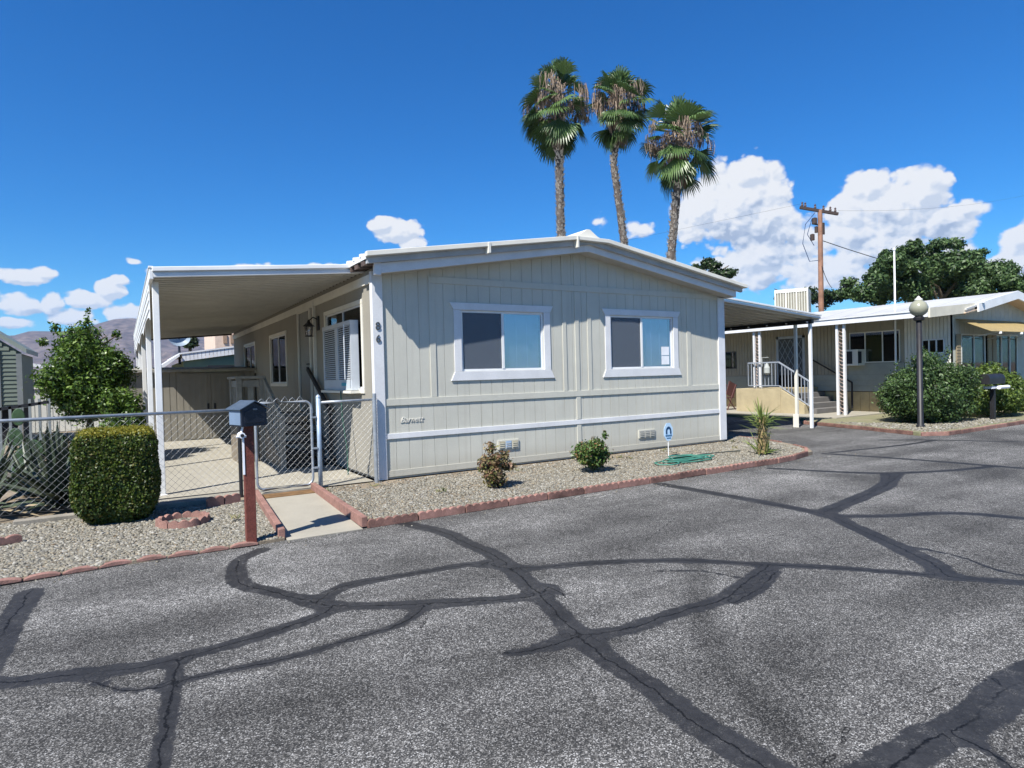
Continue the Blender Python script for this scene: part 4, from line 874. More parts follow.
# security sign on a stake
SG = thing('yard_sign', 'light blue octagonal yard sign with a dark arch on a stake in the gravel bed', 'sign', (4.78,-.95,-.01))
sx_, sz_ = 4.80, .43; P = [(sx_+.125*math.cos(rad(22.5+45*k))*.92, sz_+.165*math.sin(rad(22.5+45*k))) for k in range(8)]
MB().ext(P, 1, -.957, -.950).build('sign_board', mat('light_blue_sign', (.45,.62,.78), .4), SG)
m = MB(); K = 16; V = []
for i in range(K+1):
    a = PI*i/K
    for rr in (.035, .07): V.append((sx_+rr*math.cos(a)*.95, -.9605, sz_+.012+rr*math.sin(a)*1.15))
DBL = mat('sign_dark_blue', (.01,.05,.12), .4)
m.add(V, [(i*2, i*2+1, i*2+3, i*2+2) for i in range(K)]); m.box((sx_-.0665,-.962,sz_-.035),(sx_-.033,-.959,sz_+.012)).box((sx_+.033,-.962,sz_-.035),(sx_+.0665,-.959,sz_+.012)); m.build('arch_mark', DBL, SG)
MB().box((sx_-.04,-.962,sz_-.035),(sx_+.032,-.959,sz_+.0)).build('cream_mark', CREAM, SG) if False else None
m = MB().box((sx_-.075,-.962,sz_-.075),(sx_+.075,-.959,sz_-.052)).box((sx_-.05,-.962,sz_-.115),(sx_+.05,-.959,sz_-.10)); m.build('lettering_bar', mat('sign_mid_blue', (.06,.16,.28), .4), SG)
MB().tube([(sx_,-.945,-.05),(sx_,-.945,.45)], .008, 6).build('stake', ALU, SG)
# white survey paint marks on the road
m = MB(); R = random.Random(4)
for k in range(9):
    x, y = G(R.uniform(576,612), 0, -.1)[0], 0
for px0, py0, px1, py1 in ((575,497.5,580,496.3),(584,496.6,592,495.8),(587,498.6,590,498.2),(594,495.2,601,493.8),(599,497.4,606,495.6),(607,494.8,612,494.0),(594,498,597,497.6)):
    a = Vector(G(px0,py0,-.0955)); b_ = Vector(G(px1,py1,-.0955)); s = Vector((0,.012,0)); m.add([a-s,b_-s*.6,b_+s,a+s*.7], [(0,1,2,3)])
tag(m.build('road_paint_marks', mat('worn_white_paint', (.34,.34,.31), .8, var=.2, vs=30)), kind='structure')

# ================================================================== NEIGHBOURING WHITE HOME (right)
NH = thing('mobile_home', 'white mobile home across the driveway with ribbed siding, low gable and yellow window awning', 'mobile home', (21.4, 7, 0))
NX = 17.2; NR = 20.45; NW = 23.8
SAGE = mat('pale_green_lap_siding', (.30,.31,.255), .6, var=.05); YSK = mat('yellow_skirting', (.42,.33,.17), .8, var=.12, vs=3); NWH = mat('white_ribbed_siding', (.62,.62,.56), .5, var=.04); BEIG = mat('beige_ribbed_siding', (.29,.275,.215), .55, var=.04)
wy = (1.42, 3.02, 1.58, 2.58); wb = (.18, .80, 1.80, 2.22); wz = (7.55, 9.2, 1.5, 2.17); dz_ = (4.62, 5.75, .86, 2.62)
m = MB(); planks(m, 1, NX, 3.05, 14, 1.22, lambda y: 2.95, .13, .014, [dz_, wz]); planks(m, 1, NX+.0195, 3.05, 14, 1.2, lambda y: 2.94, 60, 0, [dz_, wz], th=.06); m.build('wall', BEIG, NH)
m = MB(); planks(m, 1, NX, 1.30, 3.04, 2.58, lambda y: 2.95, .4, .01, []); planks(m, 1, NX+.0195, 1.3, 3.04, 1.2, lambda y: 2.94, 60, 0, [wy], th=.06); m.build('wall', BEIG, NH)
m = MB(); z = .66
for k in range(5):
    for (a, b_) in ((1.31,3.04),(3.05,4.60),(5.77,14)):
        zt_ = min(z+.178, 1.21 if k < 3 else (1.56 if b_ < 3.05 else 1.21))
        if zt_ > z+.02: m.hexa([(NX-.03,a,z),(NX-.03,b_,z),(NX+.02,b_,z),(NX+.02,a,z),(NX-.008,a,zt_),(NX-.008,b_,zt_),(NX+.02,b_,zt_),(NX+.02,a,zt_)])
    z += .18
m.build('lap_siding', SAGE, NH)
m = MB(); planks(m, 1, NX, .0, 1.29, .62, lambda y: 2.95, .1, .016, [wb]); planks(m, 1, NX+.0195, .0, 1.29, .62, lambda y: 2.94, 60, 0, [wb], th=.06); m.build('wall', NWH, NH)
m = MB(); planks(m, 1, NX+.015, .0, 14, .0, lambda y: .64, .3, .01, []); planks(m, 0, .015, NX+.04, NW, .0, lambda x: .64, .3, .01, []); m.build('skirting', YSK, NH)
nzt = lambda x: 2.98+(x-NX)*.17 if x < NR else 2.98+(NR-NX)*.17-(x-NR)*.17
wf_ = (17.75, 21.6, .92, 2.36)
m = MB(); planks(m, 0, 0, NX, NW, .64, nzt, .3, .012, [wf_]); planks(m, 0, .0195, NX+.03, NW, .64, lambda x: nzt(x)-.01, 60, 0, [wf_], th=.06); m.box((NW-.05,.1,.0),(NW,14,2.95)); m.box((NX+.1,13.9,0),(NW-.1,14,2.95)); m.build('wall', mat('sage_front_siding', (.44,.45,.38), .6), NH)
MB().box((NX+.1,.4,.6),(NW-.1,.5,2.9)).box((NX+.5,.6,.6),(NX+.6,13.8,2.9)).build('partition', DARK, NH)
def win_x(h, muls, parent, pane=GLASSD, fr=NWH, d=.03):
    y0, y1, z0, z1 = h; m = MB().box((NX-.015,y0,z0),(NX+.03,y0+d,z1)).box((NX-.015,y1-d,z0),(NX+.03,y1,z1)).box((NX-.014,y0,z0),(NX+.03,y1,z0+d)).box((NX-.014,y0,z1-d),(NX+.03,y1,z1))
    for q in muls: m.box((NX-.013,q-.015,z0),(NX+.03,q+.015,z1))
    f = m.build('window_frame', fr, parent); MB().box((NX+.01,y0,z0),(NX+.014,y1,z1)).build('pane', pane, f); return f
f = win_x(wy, (1.95, 2.5), NH); MB().box((NX+.05,1.95,1.6),(NX+.055,2.5,2.5)).build('curtain', mat('yellow_green_curtain', (.45,.42,.06), .8), f)
win_x(wb, (.4,.6), NH, fr=ALU); win_x(wz, (8.1,8.65), NH, fr=mat('dark_frame', (.06,.06,.06), .5))
y0, y1, z0, z1 = dz_; m = MB().box((NX+.0,y0,z0),(NX+.04,y1,z1)); dn = m.build('door', mat('screen_door_grey', (.06,.075,.085), .5), NH)
m = MB().box((NX-.02,y0,z0),(NX,y0+.09,z1)).box((NX-.02,y1-.09,z0),(NX,y1,z1)).box((NX-.02,y0,z1-.09),(NX,y1,z1))
for k in range(-6, 8):
    for s in (1,-1):
        a, b_ = (y0+.12+k*.22, 1.35), (y0+.12+k*.22+s*1.2*.55, 2.5); 
        t0, t1 = 0, 1; 
        lo, hi = y0+.12, y1-.12
        dy = b_[0]-a[0]; ts = sorted(((lo-a[0])/dy, (hi-a[0])/dy)); t0 = max(0, ts[0]); t1 = min(1, ts[1])
        if t1-t0 > .05: m.beam((NX-.012,a[0]+dy*t0,a[1]+1.15*t0),(NX-.012,a[0]+dy*t1,a[1]+1.15*t1),.012,.012,(1,0,0))
m.build('grille', mat('grille_grey', (.30,.36,.42), .5), dn)
# front window band with shutters and awning
x0, x1, z0, z1 = wf_; m = MB()
for q in (x0, 18.55, 19.25, 20.4, 21.0, x1-.05): m.box((q,-.02,z0),(q+.05,.03,z1))
m.box((x0,-.021,z0),(x1,.03,z0+.05)).box((x0,-.021,z1-.05),(x1,.03,z1)); f = m.build('window_frame', NWH, NH)
MB().box((x0,.008,z0),(x1,.012,z1)).build('pane', GLASSD, f)
MB().box((18.6,.06,z0),(19.2,.07,z1)).box((20.5,.06,z0),(21.5,.07,z1)).build('curtain', mat('grey_curtain', (.28,.30,.30), .9), f)
SHT = mat('tan_shutter', (.30,.24,.15), .7)
for a in (17.42, 19.42, 19.75): 
    m = MB().box((a,-.035,1.0),(a+.28,-.0215,2.34)); 
    for k in range(14): m.box((a+.03,-.045,1.06+k*.09),(a+.25,-.0352,1.11+k*.09))
    m.build('shutter', SHT, NH)
aw = thing('window_awning', 'yellow metal awning over the front window of the white neighbouring home', 'awning', (20.4,-.3,2.5))
m = MB(); x = 17.45
while x < 21.9: m.hexa([(x,-.9,2.36),(x+.142,-.9,2.36),(x+.142,-.01,2.78),(x,-.01,2.78),(x,-.9,2.372),(x+.142,-.9,2.372),(x+.142,-.01,2.792),(x,-.01,2.792)]); x += .15
m.build('slats', mat('yellow_awning', (.33,.25,.11), .55, var=.06), aw)
m = MB()
for x in (18.0, 19.4, 20.8, 21.7): m.beam((x,-.86,2.36),(x,-.03,2.20),.02,.02).tube([(x,-.90,2.36),(x,-.90,2.30)], .04, 6)
m.build('brackets', ALU, aw)
# roof, gable fascia
m = MB(); slope(m, NX-.05, NR, 2.99, 3.63, -.42, 14.3, .05); slope(m, NR, NW+.5, 3.63, 2.95, -.42, 14.3, .05); y = 0
while y < 14.2: slope(m, NX-.05, NR, 3.041, 3.681, y, y+.05, .006); y += .9
m.build('roof', mat('white_coated_roof', (.42,.425,.42), .6, var=.07, vs=.8), NH)
m = MB(); slope(m, NX+.6, NR, 2.96, 3.44, -.47, -.421, .25); slope(m, NR, NW+.5, 3.44, 2.78, -.47, -.421, .25); m.build('fascia', ALU, NH)
m = MB(); slope(m, NX-.1, NR, 2.90, 3.45, -.42, 0, .02); slope(m, NR, NW, 3.45, 2.85, -.42, 0, .02); m.build('soffit', mat('peach_soffit', (.55,.42,.30), .7), NH)
MB().lathe((18.0,-.5,3.22), [(0,0),(.05,0),(.06,.1),(0,.1)], 8).build('floodlight', ALU, NH)
# side awning over the porch with lattice posts
NA = thing('patio_cover', 'white aluminium patio cover along the side of the white neighbouring home, on lattice posts', 'patio cover', (15.4, 5, 0))
m = MB(); slope(m, 15.25, NX-.06, 2.86, 2.99, -.3, 14.0, .04); y = -.2
while y < 14: slope(m, 15.25, NX-.06, 2.901, 3.031, y, y+.05, .03); y += .4
m.build('roof', ALU, NA)
m = MB().box((15.17,-.32,2.76),(15.249,14,2.92)).box((15.14,-.33,2.92),(15.249,14,2.945)); m.build('gutter', WHITE, NA)
m = MB(); slope(m, 15.2, NX+.58, 2.74, 2.96, -.37, -.325, .26); m.build('end_panel', mat('cream_end_panel', (.62,.58,.46), .6), NA)
for yy, zb in ((2.18,.0),(5.15,.80),(9.2,0),(13.2,0)):
    m = MB(); 
    for dy in (-.11, .11): m.box((15.27,yy+dy-.035,zb),(15.34,yy+dy+.035,2.86))
    m.build('post', WHITE, NA); m2 = MB(); z = zb+.08
    while z < 2.7:
        m2.tube([(15.305,yy-.07,z),(15.305,yy+.06,z+.06),(15.305,yy-.05,z+.14)], .010, 5); m2.tube([(15.305,yy-.07,z+.1),(15.305,yy+.06,z+.16),(15.305,yy+.07,z+.2)], .010, 5); z += .22
    m2.build('scroll_lattice', mat('rusty_white_iron', (.50,.38,.32), .7, var=.3, vs=8), NA)
# porch platform, steps, railing
NP = thing('porch', 'raised cream porch platform with concrete steps at the screen door of the white home', 'porch', (16.0,5,0))
YPL = mat('cream_block', (.36,.305,.19), .8, var=.08); 
MB().box((15.1,4.15,0),(17.19,5.9,.80)).build('platform', YPL, NP, bevel=.01)
m = MB()
for k in range(4): m.box((15.35,4.149-(k+1)*.28,.0),(17.15,4.149-k*.28-.001,.64-k*.16))
m.build('steps', mat('dark_step', (.13,.125,.12), .9), NP, bevel=.01)
MB().hexa([(15.12,3.3,0),(15.34,3.3,0),(15.34,4.148,0),(15.12,4.148,0),(15.12,3.3,.30),(15.34,3.3,.30),(15.34,4.148,.78),(15.12,4.148,.78)]).build('step_side', YPL, NP)
RL = mat('shaded_white_rail', (.27,.30,.34), .5); m = MB()  # white railing in blue-grey, the shade on it put into the colour
def rail(pts, zb):
    for a, b_ in zip(pts[:-1], pts[1:]):
        A, B = Vector(a), Vector(b_); m.beam(A+Vector((0,0,.88)), B+Vector((0,0,.88)), .04, .04); m.beam(A+Vector((0,0,.10)), B+Vector((0,0,.10)), .03, .03)
        n = max(2, int((B-A).length/.125))
        for k in range(n+1): p = A.lerp(B, k/n); m.box((p.x-.01,p.y-.01,p.z+.1),(p.x+.01,p.y+.01,p.z+.88))
rail([(15.2,5.45,.8),(15.2,4.25,.8),(15.2,3.1,.12)], 0); m.build('railing', RL, NP)
MB().beam((17.1,4.3,1.75),(17.1,2.9,.95),.04,.04).box((17.08,2.88,.1),(17.12,2.92,.96)).box((17.08,4.28,.8),(17.12,4.32,1.76)).build('handrail', BLACK, NP)
# metal wall ornament on the railing, folding chair, window air conditioner, swamp cooler
tag(MB().tube([(15.15,4.85,1.55),(15.15,4.85,1.85),(15.15,4.6,1.85)], .012, 6).lathe((15.14,4.66,1.28), [(0,.38),(.04,.36),(.10,.22),(.10,.05),(.04,0),(0,0)], 10).build('hanging_lantern', mat('grey_lantern', (.35,.37,.35), .5)), 'small grey lantern hanging at the railing of the cream porch', 'lantern')
FC = thing('folding_chair', 'dark reddish folding chair in the shade left of the cream porch', 'chair', (15.6,6.75,0)); RD = mat('dark_red_metal', (.10,.045,.04), .5)
MB().box((15.35,6.5,.44),(15.75,6.95,.47)).build('seat', RD, FC); MB().beam((15.76,6.72,.50),(15.95,6.72,.98),.42,.03,(0,1,0)).build('backrest', RD, FC)
for s in (6.5, 6.93): MB().beam((15.35,s,0),(15.85,s,.92),.03,.03).build('leg', RD, FC); MB().beam((15.80,s,0),(15.38,s,.46),.03,.03).build('leg', RD, FC)
WA = thing('window_air_conditioner', 'white and black air conditioner sticking out of the side window of the white home', 'air conditioner', (17.0,2.8,1.6))
MB().box((NX-.40,2.52,1.50),(NX+.05,3.06,2.02)).build('cabinet', NWH, WA, bevel=.01); MB().box((NX-.412,2.70,1.56),(NX-.4005,3.03,1.96)).box((NX-.39,2.508,1.57),(NX-.2,2.5195,1.95)).build('grille', BLACK, WA)
SC = thing('rooftop_cooler', 'cream louvred box cooler standing on the roof of the white home', 'air cooler', (20.6,10.2,3.6))
ctr = DD(793, 300, 27.2); hx = .87; zb = 3.45; zt_ = DD(793,290.5,27.2)[2]; q = Vector(ctr)
def rotc(m_, a=rad(28)):
    m_.v = [((x-q.x)*math.cos(a)-(y-q.y)*math.sin(a)+q.x, (x-q.x)*math.sin(a)+(y-q.y)*math.cos(a)+q.y, z) for x, y, z in m_.v]; return m_
SC.location = (q.x, q.y, zb); SC.matrix_world = Matrix.Translation(SC.location)
h = .62
rotc(MB().box((q.x-h,q.y-h,zb),(q.x+h,q.y+h,zt_-.02))).build('cabinet', mat('cooler_slats_dark', (.20,.19,.15), .7), SC)
m = MB().box((q.x-h-.03,q.y-h-.03,zt_-.14),(q.x+h+.03,q.y+h+.03,zt_)).box((q.x-h-.03,q.y-h-.03,zb),(q.x+h+.03,q.y+h+.03,zb+.25))
for s in (-1, 1):
    for k in range(13):
        u = -h+k*2*h/12; wd_ = .05 if k in (0,4,8,12) else .018
        m.box((q.x+u-wd_/2,q.y+s*(h+.015)-.015,zb+.24),(q.x+u+wd_/2,q.y+s*(h+.015)+.015,zt_-.13)); m.box((q.x+s*(h+.015)-.015,q.y+u-wd_/2,zb+.24),(q.x+s*(h+.015)+.015,q.y+u+wd_/2,zt_-.13))
rotc(m).build('housing', CREAM, SC)
# lamp post, flagpole, curbside mailbox, big bushes
LP = thing('street_lamp', 'black street lamp post with a frosted globe in front of the large round bush', 'street lamp', (13.08,-1.1,-.03))
MB().lathe((13.08,-1.1,-.05), [(.0,0),(.10,0),(.10,.06),(.065,.10),(.06,2.60),(.0,2.60)], 14).build('pole', BLACK, LP, smooth=True)
m = MB().lathe((13.08,-1.1,2.53), [(.06,0),(.11,.02),(.12,.08),(.08,.12),(0,.12)], 16); m.build('collar', BLACK, LP)
MB().lathe((13.08,-1.1,2.65), [(.08,0),(.16,.06),(.20,.15),(.20,.22),(.16,.31),(.09,.37),(.07,.38)], 24).build('globe', mat('frosted_globe', (.27,.27,.20), .25, var=.05), LP, smooth=True)
MB().lathe((13.08,-1.1,3.03), [(.085,0),(.085,.03),(.05,.05),(.03,.08),(.0,.11)], 16).build('finial', mat('pale_finial', (.6,.6,.55), .5), LP)
fp = DD(895.5, 355, 19.); tag(MB().tube([(fp[0],fp[1],0),(fp[0]+.03,fp[1],4.92)], [.032,.022], 10).lathe((fp[0]+.03,fp[1],4.92), [(.035,0),(.04,.05),(0,.09)], 10).build('flagpole', ALU, smooth=True), 'thin white flagpole rising behind the round bush', 'flagpole')
BB = leafmat('bush_leaf', [(.014,.032,.011),(.04,.078,.022),(.09,.15,.042),(.024,.048,.014),(.06,.11,.032)], .5, .15)
def bigbush(c, r, n, seed, label, lm=BB, extra=()):
    bl = blobset(c, r, 40, seed, (.28,.42))+[(c[0],c[1],c[2]*.9,r[0]*.8,r[1]*.8,r[2]*.85)]+list(extra)
    return plant('round_bush', label, 'bush', (c[0],c[1],-.02), bl, int(n*1.8), .066, lm, seed, [(c[0],c[1],-.05),(c[0],c[1],.6)], nb=8, br=.7, r0=.08, r1=.05, shell=.3)
bigbush((14.8,-.50,.82), (1.40,1.05,.92), 24000, 41, 'large round dark green bush behind the street lamp', extra=[(14.9,-.3,1.78,.08,.08,.22),(14.3,-.5,1.70,.06,.06,.2),(15.4,-.7,1.75,.08,.08,.24),(14.0,-.1,1.5,.06,.06,.15)])
bigbush((17.5,-.85,.68), (1.2,.7,.74), 13000, 42, 'lighter green bush behind the black curbside mailbox', leafmat('light_bush_leaf', [(.03,.06,.012),(.08,.13,.025),(.15,.21,.04),(.05,.08,.02)], .4, .25))
bigbush((20.6,-1.0,.45), (1.2,.8,.55), 6000, 43, 'bright green low bush at the right border below the yellow awning', leafmat('lime_leaf', [(.06,.12,.02),(.12,.2,.03),(.2,.3,.05)], .4, .3))
bx_, by_ = 16.3, -1.35
CM = thing('mailbox', 'black curbside mailbox on a black post beside the bushes of the white home', 'mailbox', (bx_,by_,-.03))
MB().box((bx_-.05,by_-.05,-.05),(bx_+.05,by_+.05,.80)).build('post', BLACK, CM)
arch = [(by_-.13,.92),(by_+.13,.92),(by_+.13,1.05)]+[(by_+.13*math.cos(PI*k/10),1.06+.13*math.sin(PI*k/10)) for k in range(11)]+[(by_-.13,1.05)]
MB().ext(arch, 0, bx_-.48, bx_+.42).build('box', BLACK, CM); MB().box((bx_-.30,by_-.10,.80),(bx_+.48,by_+.1,.86)).tube([(bx_-.1,by_-.18,.83),(bx_+.45,by_-.18,.83)], .05, 10).build('newspaper_holder', WPL, CM)

# ================================================================== PALMS, POLE, TREES
PT = mat('palm_trunk', (.085,.070,.058), .95, var=.3, vs=8, bump=.8, bs=20); PB = mat('palm_boot_pale', (.40,.35,.29), .9, var=.25, vs=10)
PF = leafmat('palm_frond', [(.012,.030,.014),(.03,.062,.022),(.065,.115,.035),(.10,.165,.05),(.022,.045,.018)], .38, .12); PD = leafmat('dead_palm_strand', [(.17,.12,.09),(.31,.235,.175),(.10,.07,.05),(.42,.34,.26)], .8, .1)
def fan(m, hub, dirv, upv, R0, spread, nseg, rr):
    d = Vector(dirv).normalized(); s = d.cross(Vector(upv)).normalized(); u = s.cross(d).normalized()
    inner = []; tips = []
    for k in range(nseg+1):
        a = -spread/2+spread*k/nseg; e = d*math.cos(a)+s*math.sin(a); inner.append(Vector(hub)+e*R0*.58+u*(.05*R0 if k % 2 else 0)-Vector((0,0,.06*R0)))
    n = len(m.v); m.v.append(tuple(hub)); m.v += [tuple(p) for p in inner]
    for k in range(nseg): m.f.append((n, n+1+k, n+2+k)); m.m.append(0)
    for k in range(nseg):
        a = -spread/2+spread*(k+.5)/nseg; e = d*math.cos(a)+s*math.sin(a); L = R0*rr.uniform(.92,1.12)
        t1 = Vector(hub)+e*L*.8-Vector((0,0,.10*R0)); t2 = Vector(hub)+e*L-Vector((0,0,(.22+.12*rr.random())*R0)); w = s*math.cos(a)-d*math.sin(a)
        q = len(m.v); m.v += [tuple(t1-w*.035*R0), tuple(t1+w*.035*R0), tuple(t2)]; m.f += [(n+1+k, n+2+k, q+1, q), (q, q+1, q+2)]; m.m += [0, 0]
def palm(base, mids, crown_c, rx, rz_, seed, label, R0=1.0, tr=.17):
    T = thing('fan_palm', label, 'palm tree', (base[0],base[1],-.2)); rr = random.Random(seed)
    pts = [(base[0],base[1],-.2)]+mids; P = [Vector(p) for p in pts]; m = MB(); fine_ = []
    for a, b_ in zip(P[:-1], P[1:]):
        K = max(2, int((b_-a).length/.35)); fine_ += [a.lerp(b_, k/K) for k in range(K)]
    fine_.append(P[-1]); n = len(fine_); m.tube(fine_, [tr*(1.25-.3*i/n)*(1+.05*math.sin(i*2.1)) for i in range(n)], 10); m.build('trunk', PT, T)
    m = MB()
    for i, p in enumerate(fine_[:-1]):
        if p.z < 4: continue
        for k in range(26):
            a = rr.uniform(0, 2*PI); r0 = tr*(1.22-.3*i/n); q = p+Vector((math.cos(a)*r0, math.sin(a)*r0, rr.uniform(0,.35))); o_ = Vector((math.cos(a), math.sin(a), 0)); s = Vector((-math.sin(a), math.cos(a), 0))
            m.add([q-s*.06, q+s*.06, q+o_*.07+Vector((0,0,.12))+s*.02, q+o_*.07+Vector((0,0,.12))-s*.02], [(0,1,2,3)])
    m.build('trunk_scales', PB, T, fix=False)
    c = Vector(crown_c); m = MB(); md = MB()
    for k in range(52):
        az = k*2.4+rr.uniform(-.4,.4)
        el = rad(rr.uniform(35, 88)) if k < 18 else rad(rr.uniform(0, 35)) if k < 30 else rad(rr.uniform(-72, -12))
        d = Vector((math.cos(az)*math.cos(el), math.sin(az)*math.cos(el), math.sin(el))); q_ = rr.uniform(.40, .80)
        hub = c+Vector((d.x*rx*q_*.95, d.y*rx*q_*.95, d.z*rz_*q_*.95))
        root = c+Vector((0,0,.25*d.z*rz_)); md_ = (root+hub)/2+Vector((0,0,.15)); m.tube([root, md_, hub], .022, 4)
        dd = (d+Vector((0,0,-.05 if el > .6 else -.35))).normalized(); tw = Vector((rr.uniform(-.5,.5),rr.uniform(-.5,.5),rr.uniform(-.3,.3)))
        fan(m, hub, dd, Vector((-math.sin(el)*math.cos(az), -math.sin(el)*math.sin(az), math.cos(el)))+tw, R0*rr.uniform(.72,1.0), rad(rr.uniform(105,160)), 18, rr)
    m.build('crown', PF, T, fix=False)
    for cl_ in range(50):   # dry flower stalks: bunches that arch out and hang in loose tassels
        az0 = rr.uniform(0,2*PI); hz0 = rx*rr.uniform(.2,.80); z00 = rr.uniform(-.05,.55)*rz_; drop = rr.uniform(.4,1.15)
        for k in range(15):
            az = az0+rr.gauss(0,.13); hz = hz0*(1+rr.gauss(0,.08)); o_ = Vector((math.cos(az), math.sin(az), 0)); s0 = c+Vector((0,0,z00-.15)); wv = rr.uniform(-.10,.10)
            p1 = s0+o_*hz*.55+Vector((0,0,.32)); p2 = s0+o_*hz+Vector((0,0,.08)); L = drop*rr.uniform(.35,1.05); tn = Vector((-math.sin(az), math.cos(az), 0))
            p3 = p2+o_*rr.uniform(-.02,.10)+tn*wv+Vector((0,0,-L*.5)); p4 = p3+tn*(wv*.6+rr.uniform(-.08,.08))+o_*rr.uniform(-.1,.04)+Vector((0,0,-L*.5))
            chain = ([s0, p1] if k < 2 else [])+[p2, p3, p4]; a2 = rr.uniform(0, PI); w = Vector((math.cos(a2), math.sin(a2), 0))*rr.uniform(.008,.02); q = len(md.v)
            for p in chain: md.v += [tuple(p-w), tuple(p+w)]
            for j in range(len(chain)-1): md.f.append((q+2*j, q+2*j+1, q+2*j+3, q+2*j+2)); md.m.append(0)
    for k in range(150):   # ragged thatch of old leaves hanging close to the trunk under the crown
        a = rr.uniform(0,2*PI); z = -rz_*rr.uniform(.35,.80); r1 = rr.uniform(.25,.75)*(1 if z > -.6*rz_ else .6); p = c+Vector((math.cos(a)*r1, math.sin(a)*r1, z+.3)); e = c+Vector((math.cos(a+rr.uniform(-.2,.2))*r1*.7, math.sin(a)*r1*.7, z-rr.uniform(.25,.6)))
        w = Vector((-math.sin(a), math.cos(a), 0))*rr.uniform(.03,.08); q = len(md.v); md.v += [tuple(p-w*.4), tuple(p+w*.4), tuple((p+e)/2+w), tuple((p+e)/2-w), tuple(e)]; md.f += [(q,q+1,q+2,q+3),(q+3,q+2,q+4)]; md.m += [0,0]
    for k in range(160):  # central column of dry boots
        z = rr.uniform(-.75,.75)*rz_; a = rr.uniform(0,2*PI); p = c+Vector((math.cos(a)*.2, math.sin(a)*.2, z)); w = Vector((-math.sin(a)*.03, math.cos(a)*.03, 0)); e = p+Vector((math.cos(a)*.12, math.sin(a)*.12, -.38))
        q = len(md.v); md.v += [tuple(p-w), tuple(p+w), tuple(e+w*.5), tuple(e-w*.5)]; md.f.append((q,q+1,q+2,q+3)); md.m.append(0)
    md.build('dead_fronds', PD, T, fix=False); return T
def pc(pts, d): return [tuple(DD(x, y, d)) for x, y in pts]
p = pc([(561,233),(560,200),(559.5,165),(558,120)], 30); palm(p[0], p, DD(557,108,30), 1.88, 2.15, 51, 'leftmost and tallest of the three fan palms above the roof, with a straight trunk', 1.05, .185)
p = pc([(624,243),(618,198),(613.5,165),(618,120)], 30.5); palm(p[0], p, DD(619,109,30.5), 1.62, 1.95, 52, 'middle one of the three fan palms above the roof', 1.0, .155)
p = pc([(671,257),(674.5,220),(677,190),(679,150)], 29); palm(p[0], p, DD(678.5,144,29), 1.85, 2.0, 53, 'rightmost and shortest of the three fan palms, next to the large white cloud', 1.05, .175)
# utility pole
u = DD(820.5, 305, 38); UPo = thing('utility_pole', 'brown wooden utility pole with a crossarm behind the roof of the white home', 'utility pole', (u[0],u[1],-.2))
top_ = DD(820, 210, 38); WD = mat('creosote_wood', (.24,.13,.085), .85, var=.2, vs=2); WDD = mat('dark_wood', (.05,.035,.03), .85)
MB().tube([(u[0],u[1],-.2), tuple(top_)], [.17,.13], 10).build('pole', WD, UPo)
a, b_ = Vector(DD(800,207.5,38)), Vector(DD(838,214,38.)); arm = MB().beam(a, b_, .14, .16).build('crossarm', WDD, UPo); d = (b_-a).normalized(); m = MB()
for t in (.06,.14,.40,.62,.80,.93): p = a.lerp(b_, t)+Vector((0,0,.08)); m.lathe(p, [(.05,0),(.08,.08),(.04,.16),(.07,.22),(0,.3)], 8)
m.build('insulators', mat('brown_insulator', (.09,.06,.055), .3), UPo)
m = MB(); tp = Vector(top_)
for dx, dz, s in ((-.35,-.9,.15),(-.5,-1.9,.13),(-.25,-1.4,.1)): m.lathe(tp+d*dx+Vector((0,0,dz)), [(0,0),(s,0),(s,.35),(0,.4)], 8)
m.beam(tp+Vector((0,0,-.9)), tp+d*-.5+Vector((0,0,-.9)), .08, .08).box((tp.x-.05,tp.y-.22,tp.z-1.5),(tp.x+.1,tp.y-.15,tp.z-.8)); m.build('equipment', WDD, UPo)
m = MB().tube([tp+d*-.3+Vector((0,0,-.2)), tp+d*-.9+Vector((0,0,-1.0)), tp+d*-1.1+Vector((0,0,-2.2)), tp+d*-.7+Vector((0,0,-3.2)), tp+Vector((0,0,-3.0))], .022, 5).tube([tp+d*-.5+Vector((0,0,-.6)), tp+d*-.8+Vector((0,0,-1.6)), tp+d*-.4+Vector((0,0,-2.2))], .02, 5)
m.build('cable_loops', mat('blue_black_cable', (.02,.05,.12), .5), UPo)
def wire(name, A, B, sag, label, r=.014):
    A, B = Vector(A), Vector(B); m = MB(); m.tube([A.lerp(B, k/14)-Vector((0,0,sag*4*(k/14)*(1-k/14))) for k in range(15)], r, 4); tag(m.build(name, BLACK), label, 'cable')
wire('power_line', tp+Vector((0,0,-1.8)), DD(1100,290,52), 1.0, 'dark service cable running from the utility pole down to the right over the tree', .025)
wire('power_line', tp+Vector((0,0,-3.2)), DD(832,288,36), .2, 'short guy cable running steeply down from the utility pole', .02)
wire('power_line', b_+Vector((0,0,.2)), DD(1120,165,60), 1.2, 'thin power line running from the right end of the crossarm across the right cloud', .005)
wire('power_line', a+Vector((0,0,.2)), DD(-100,330,190), 5, 'thin power line running left from the crossarm behind the left cloud', .005)
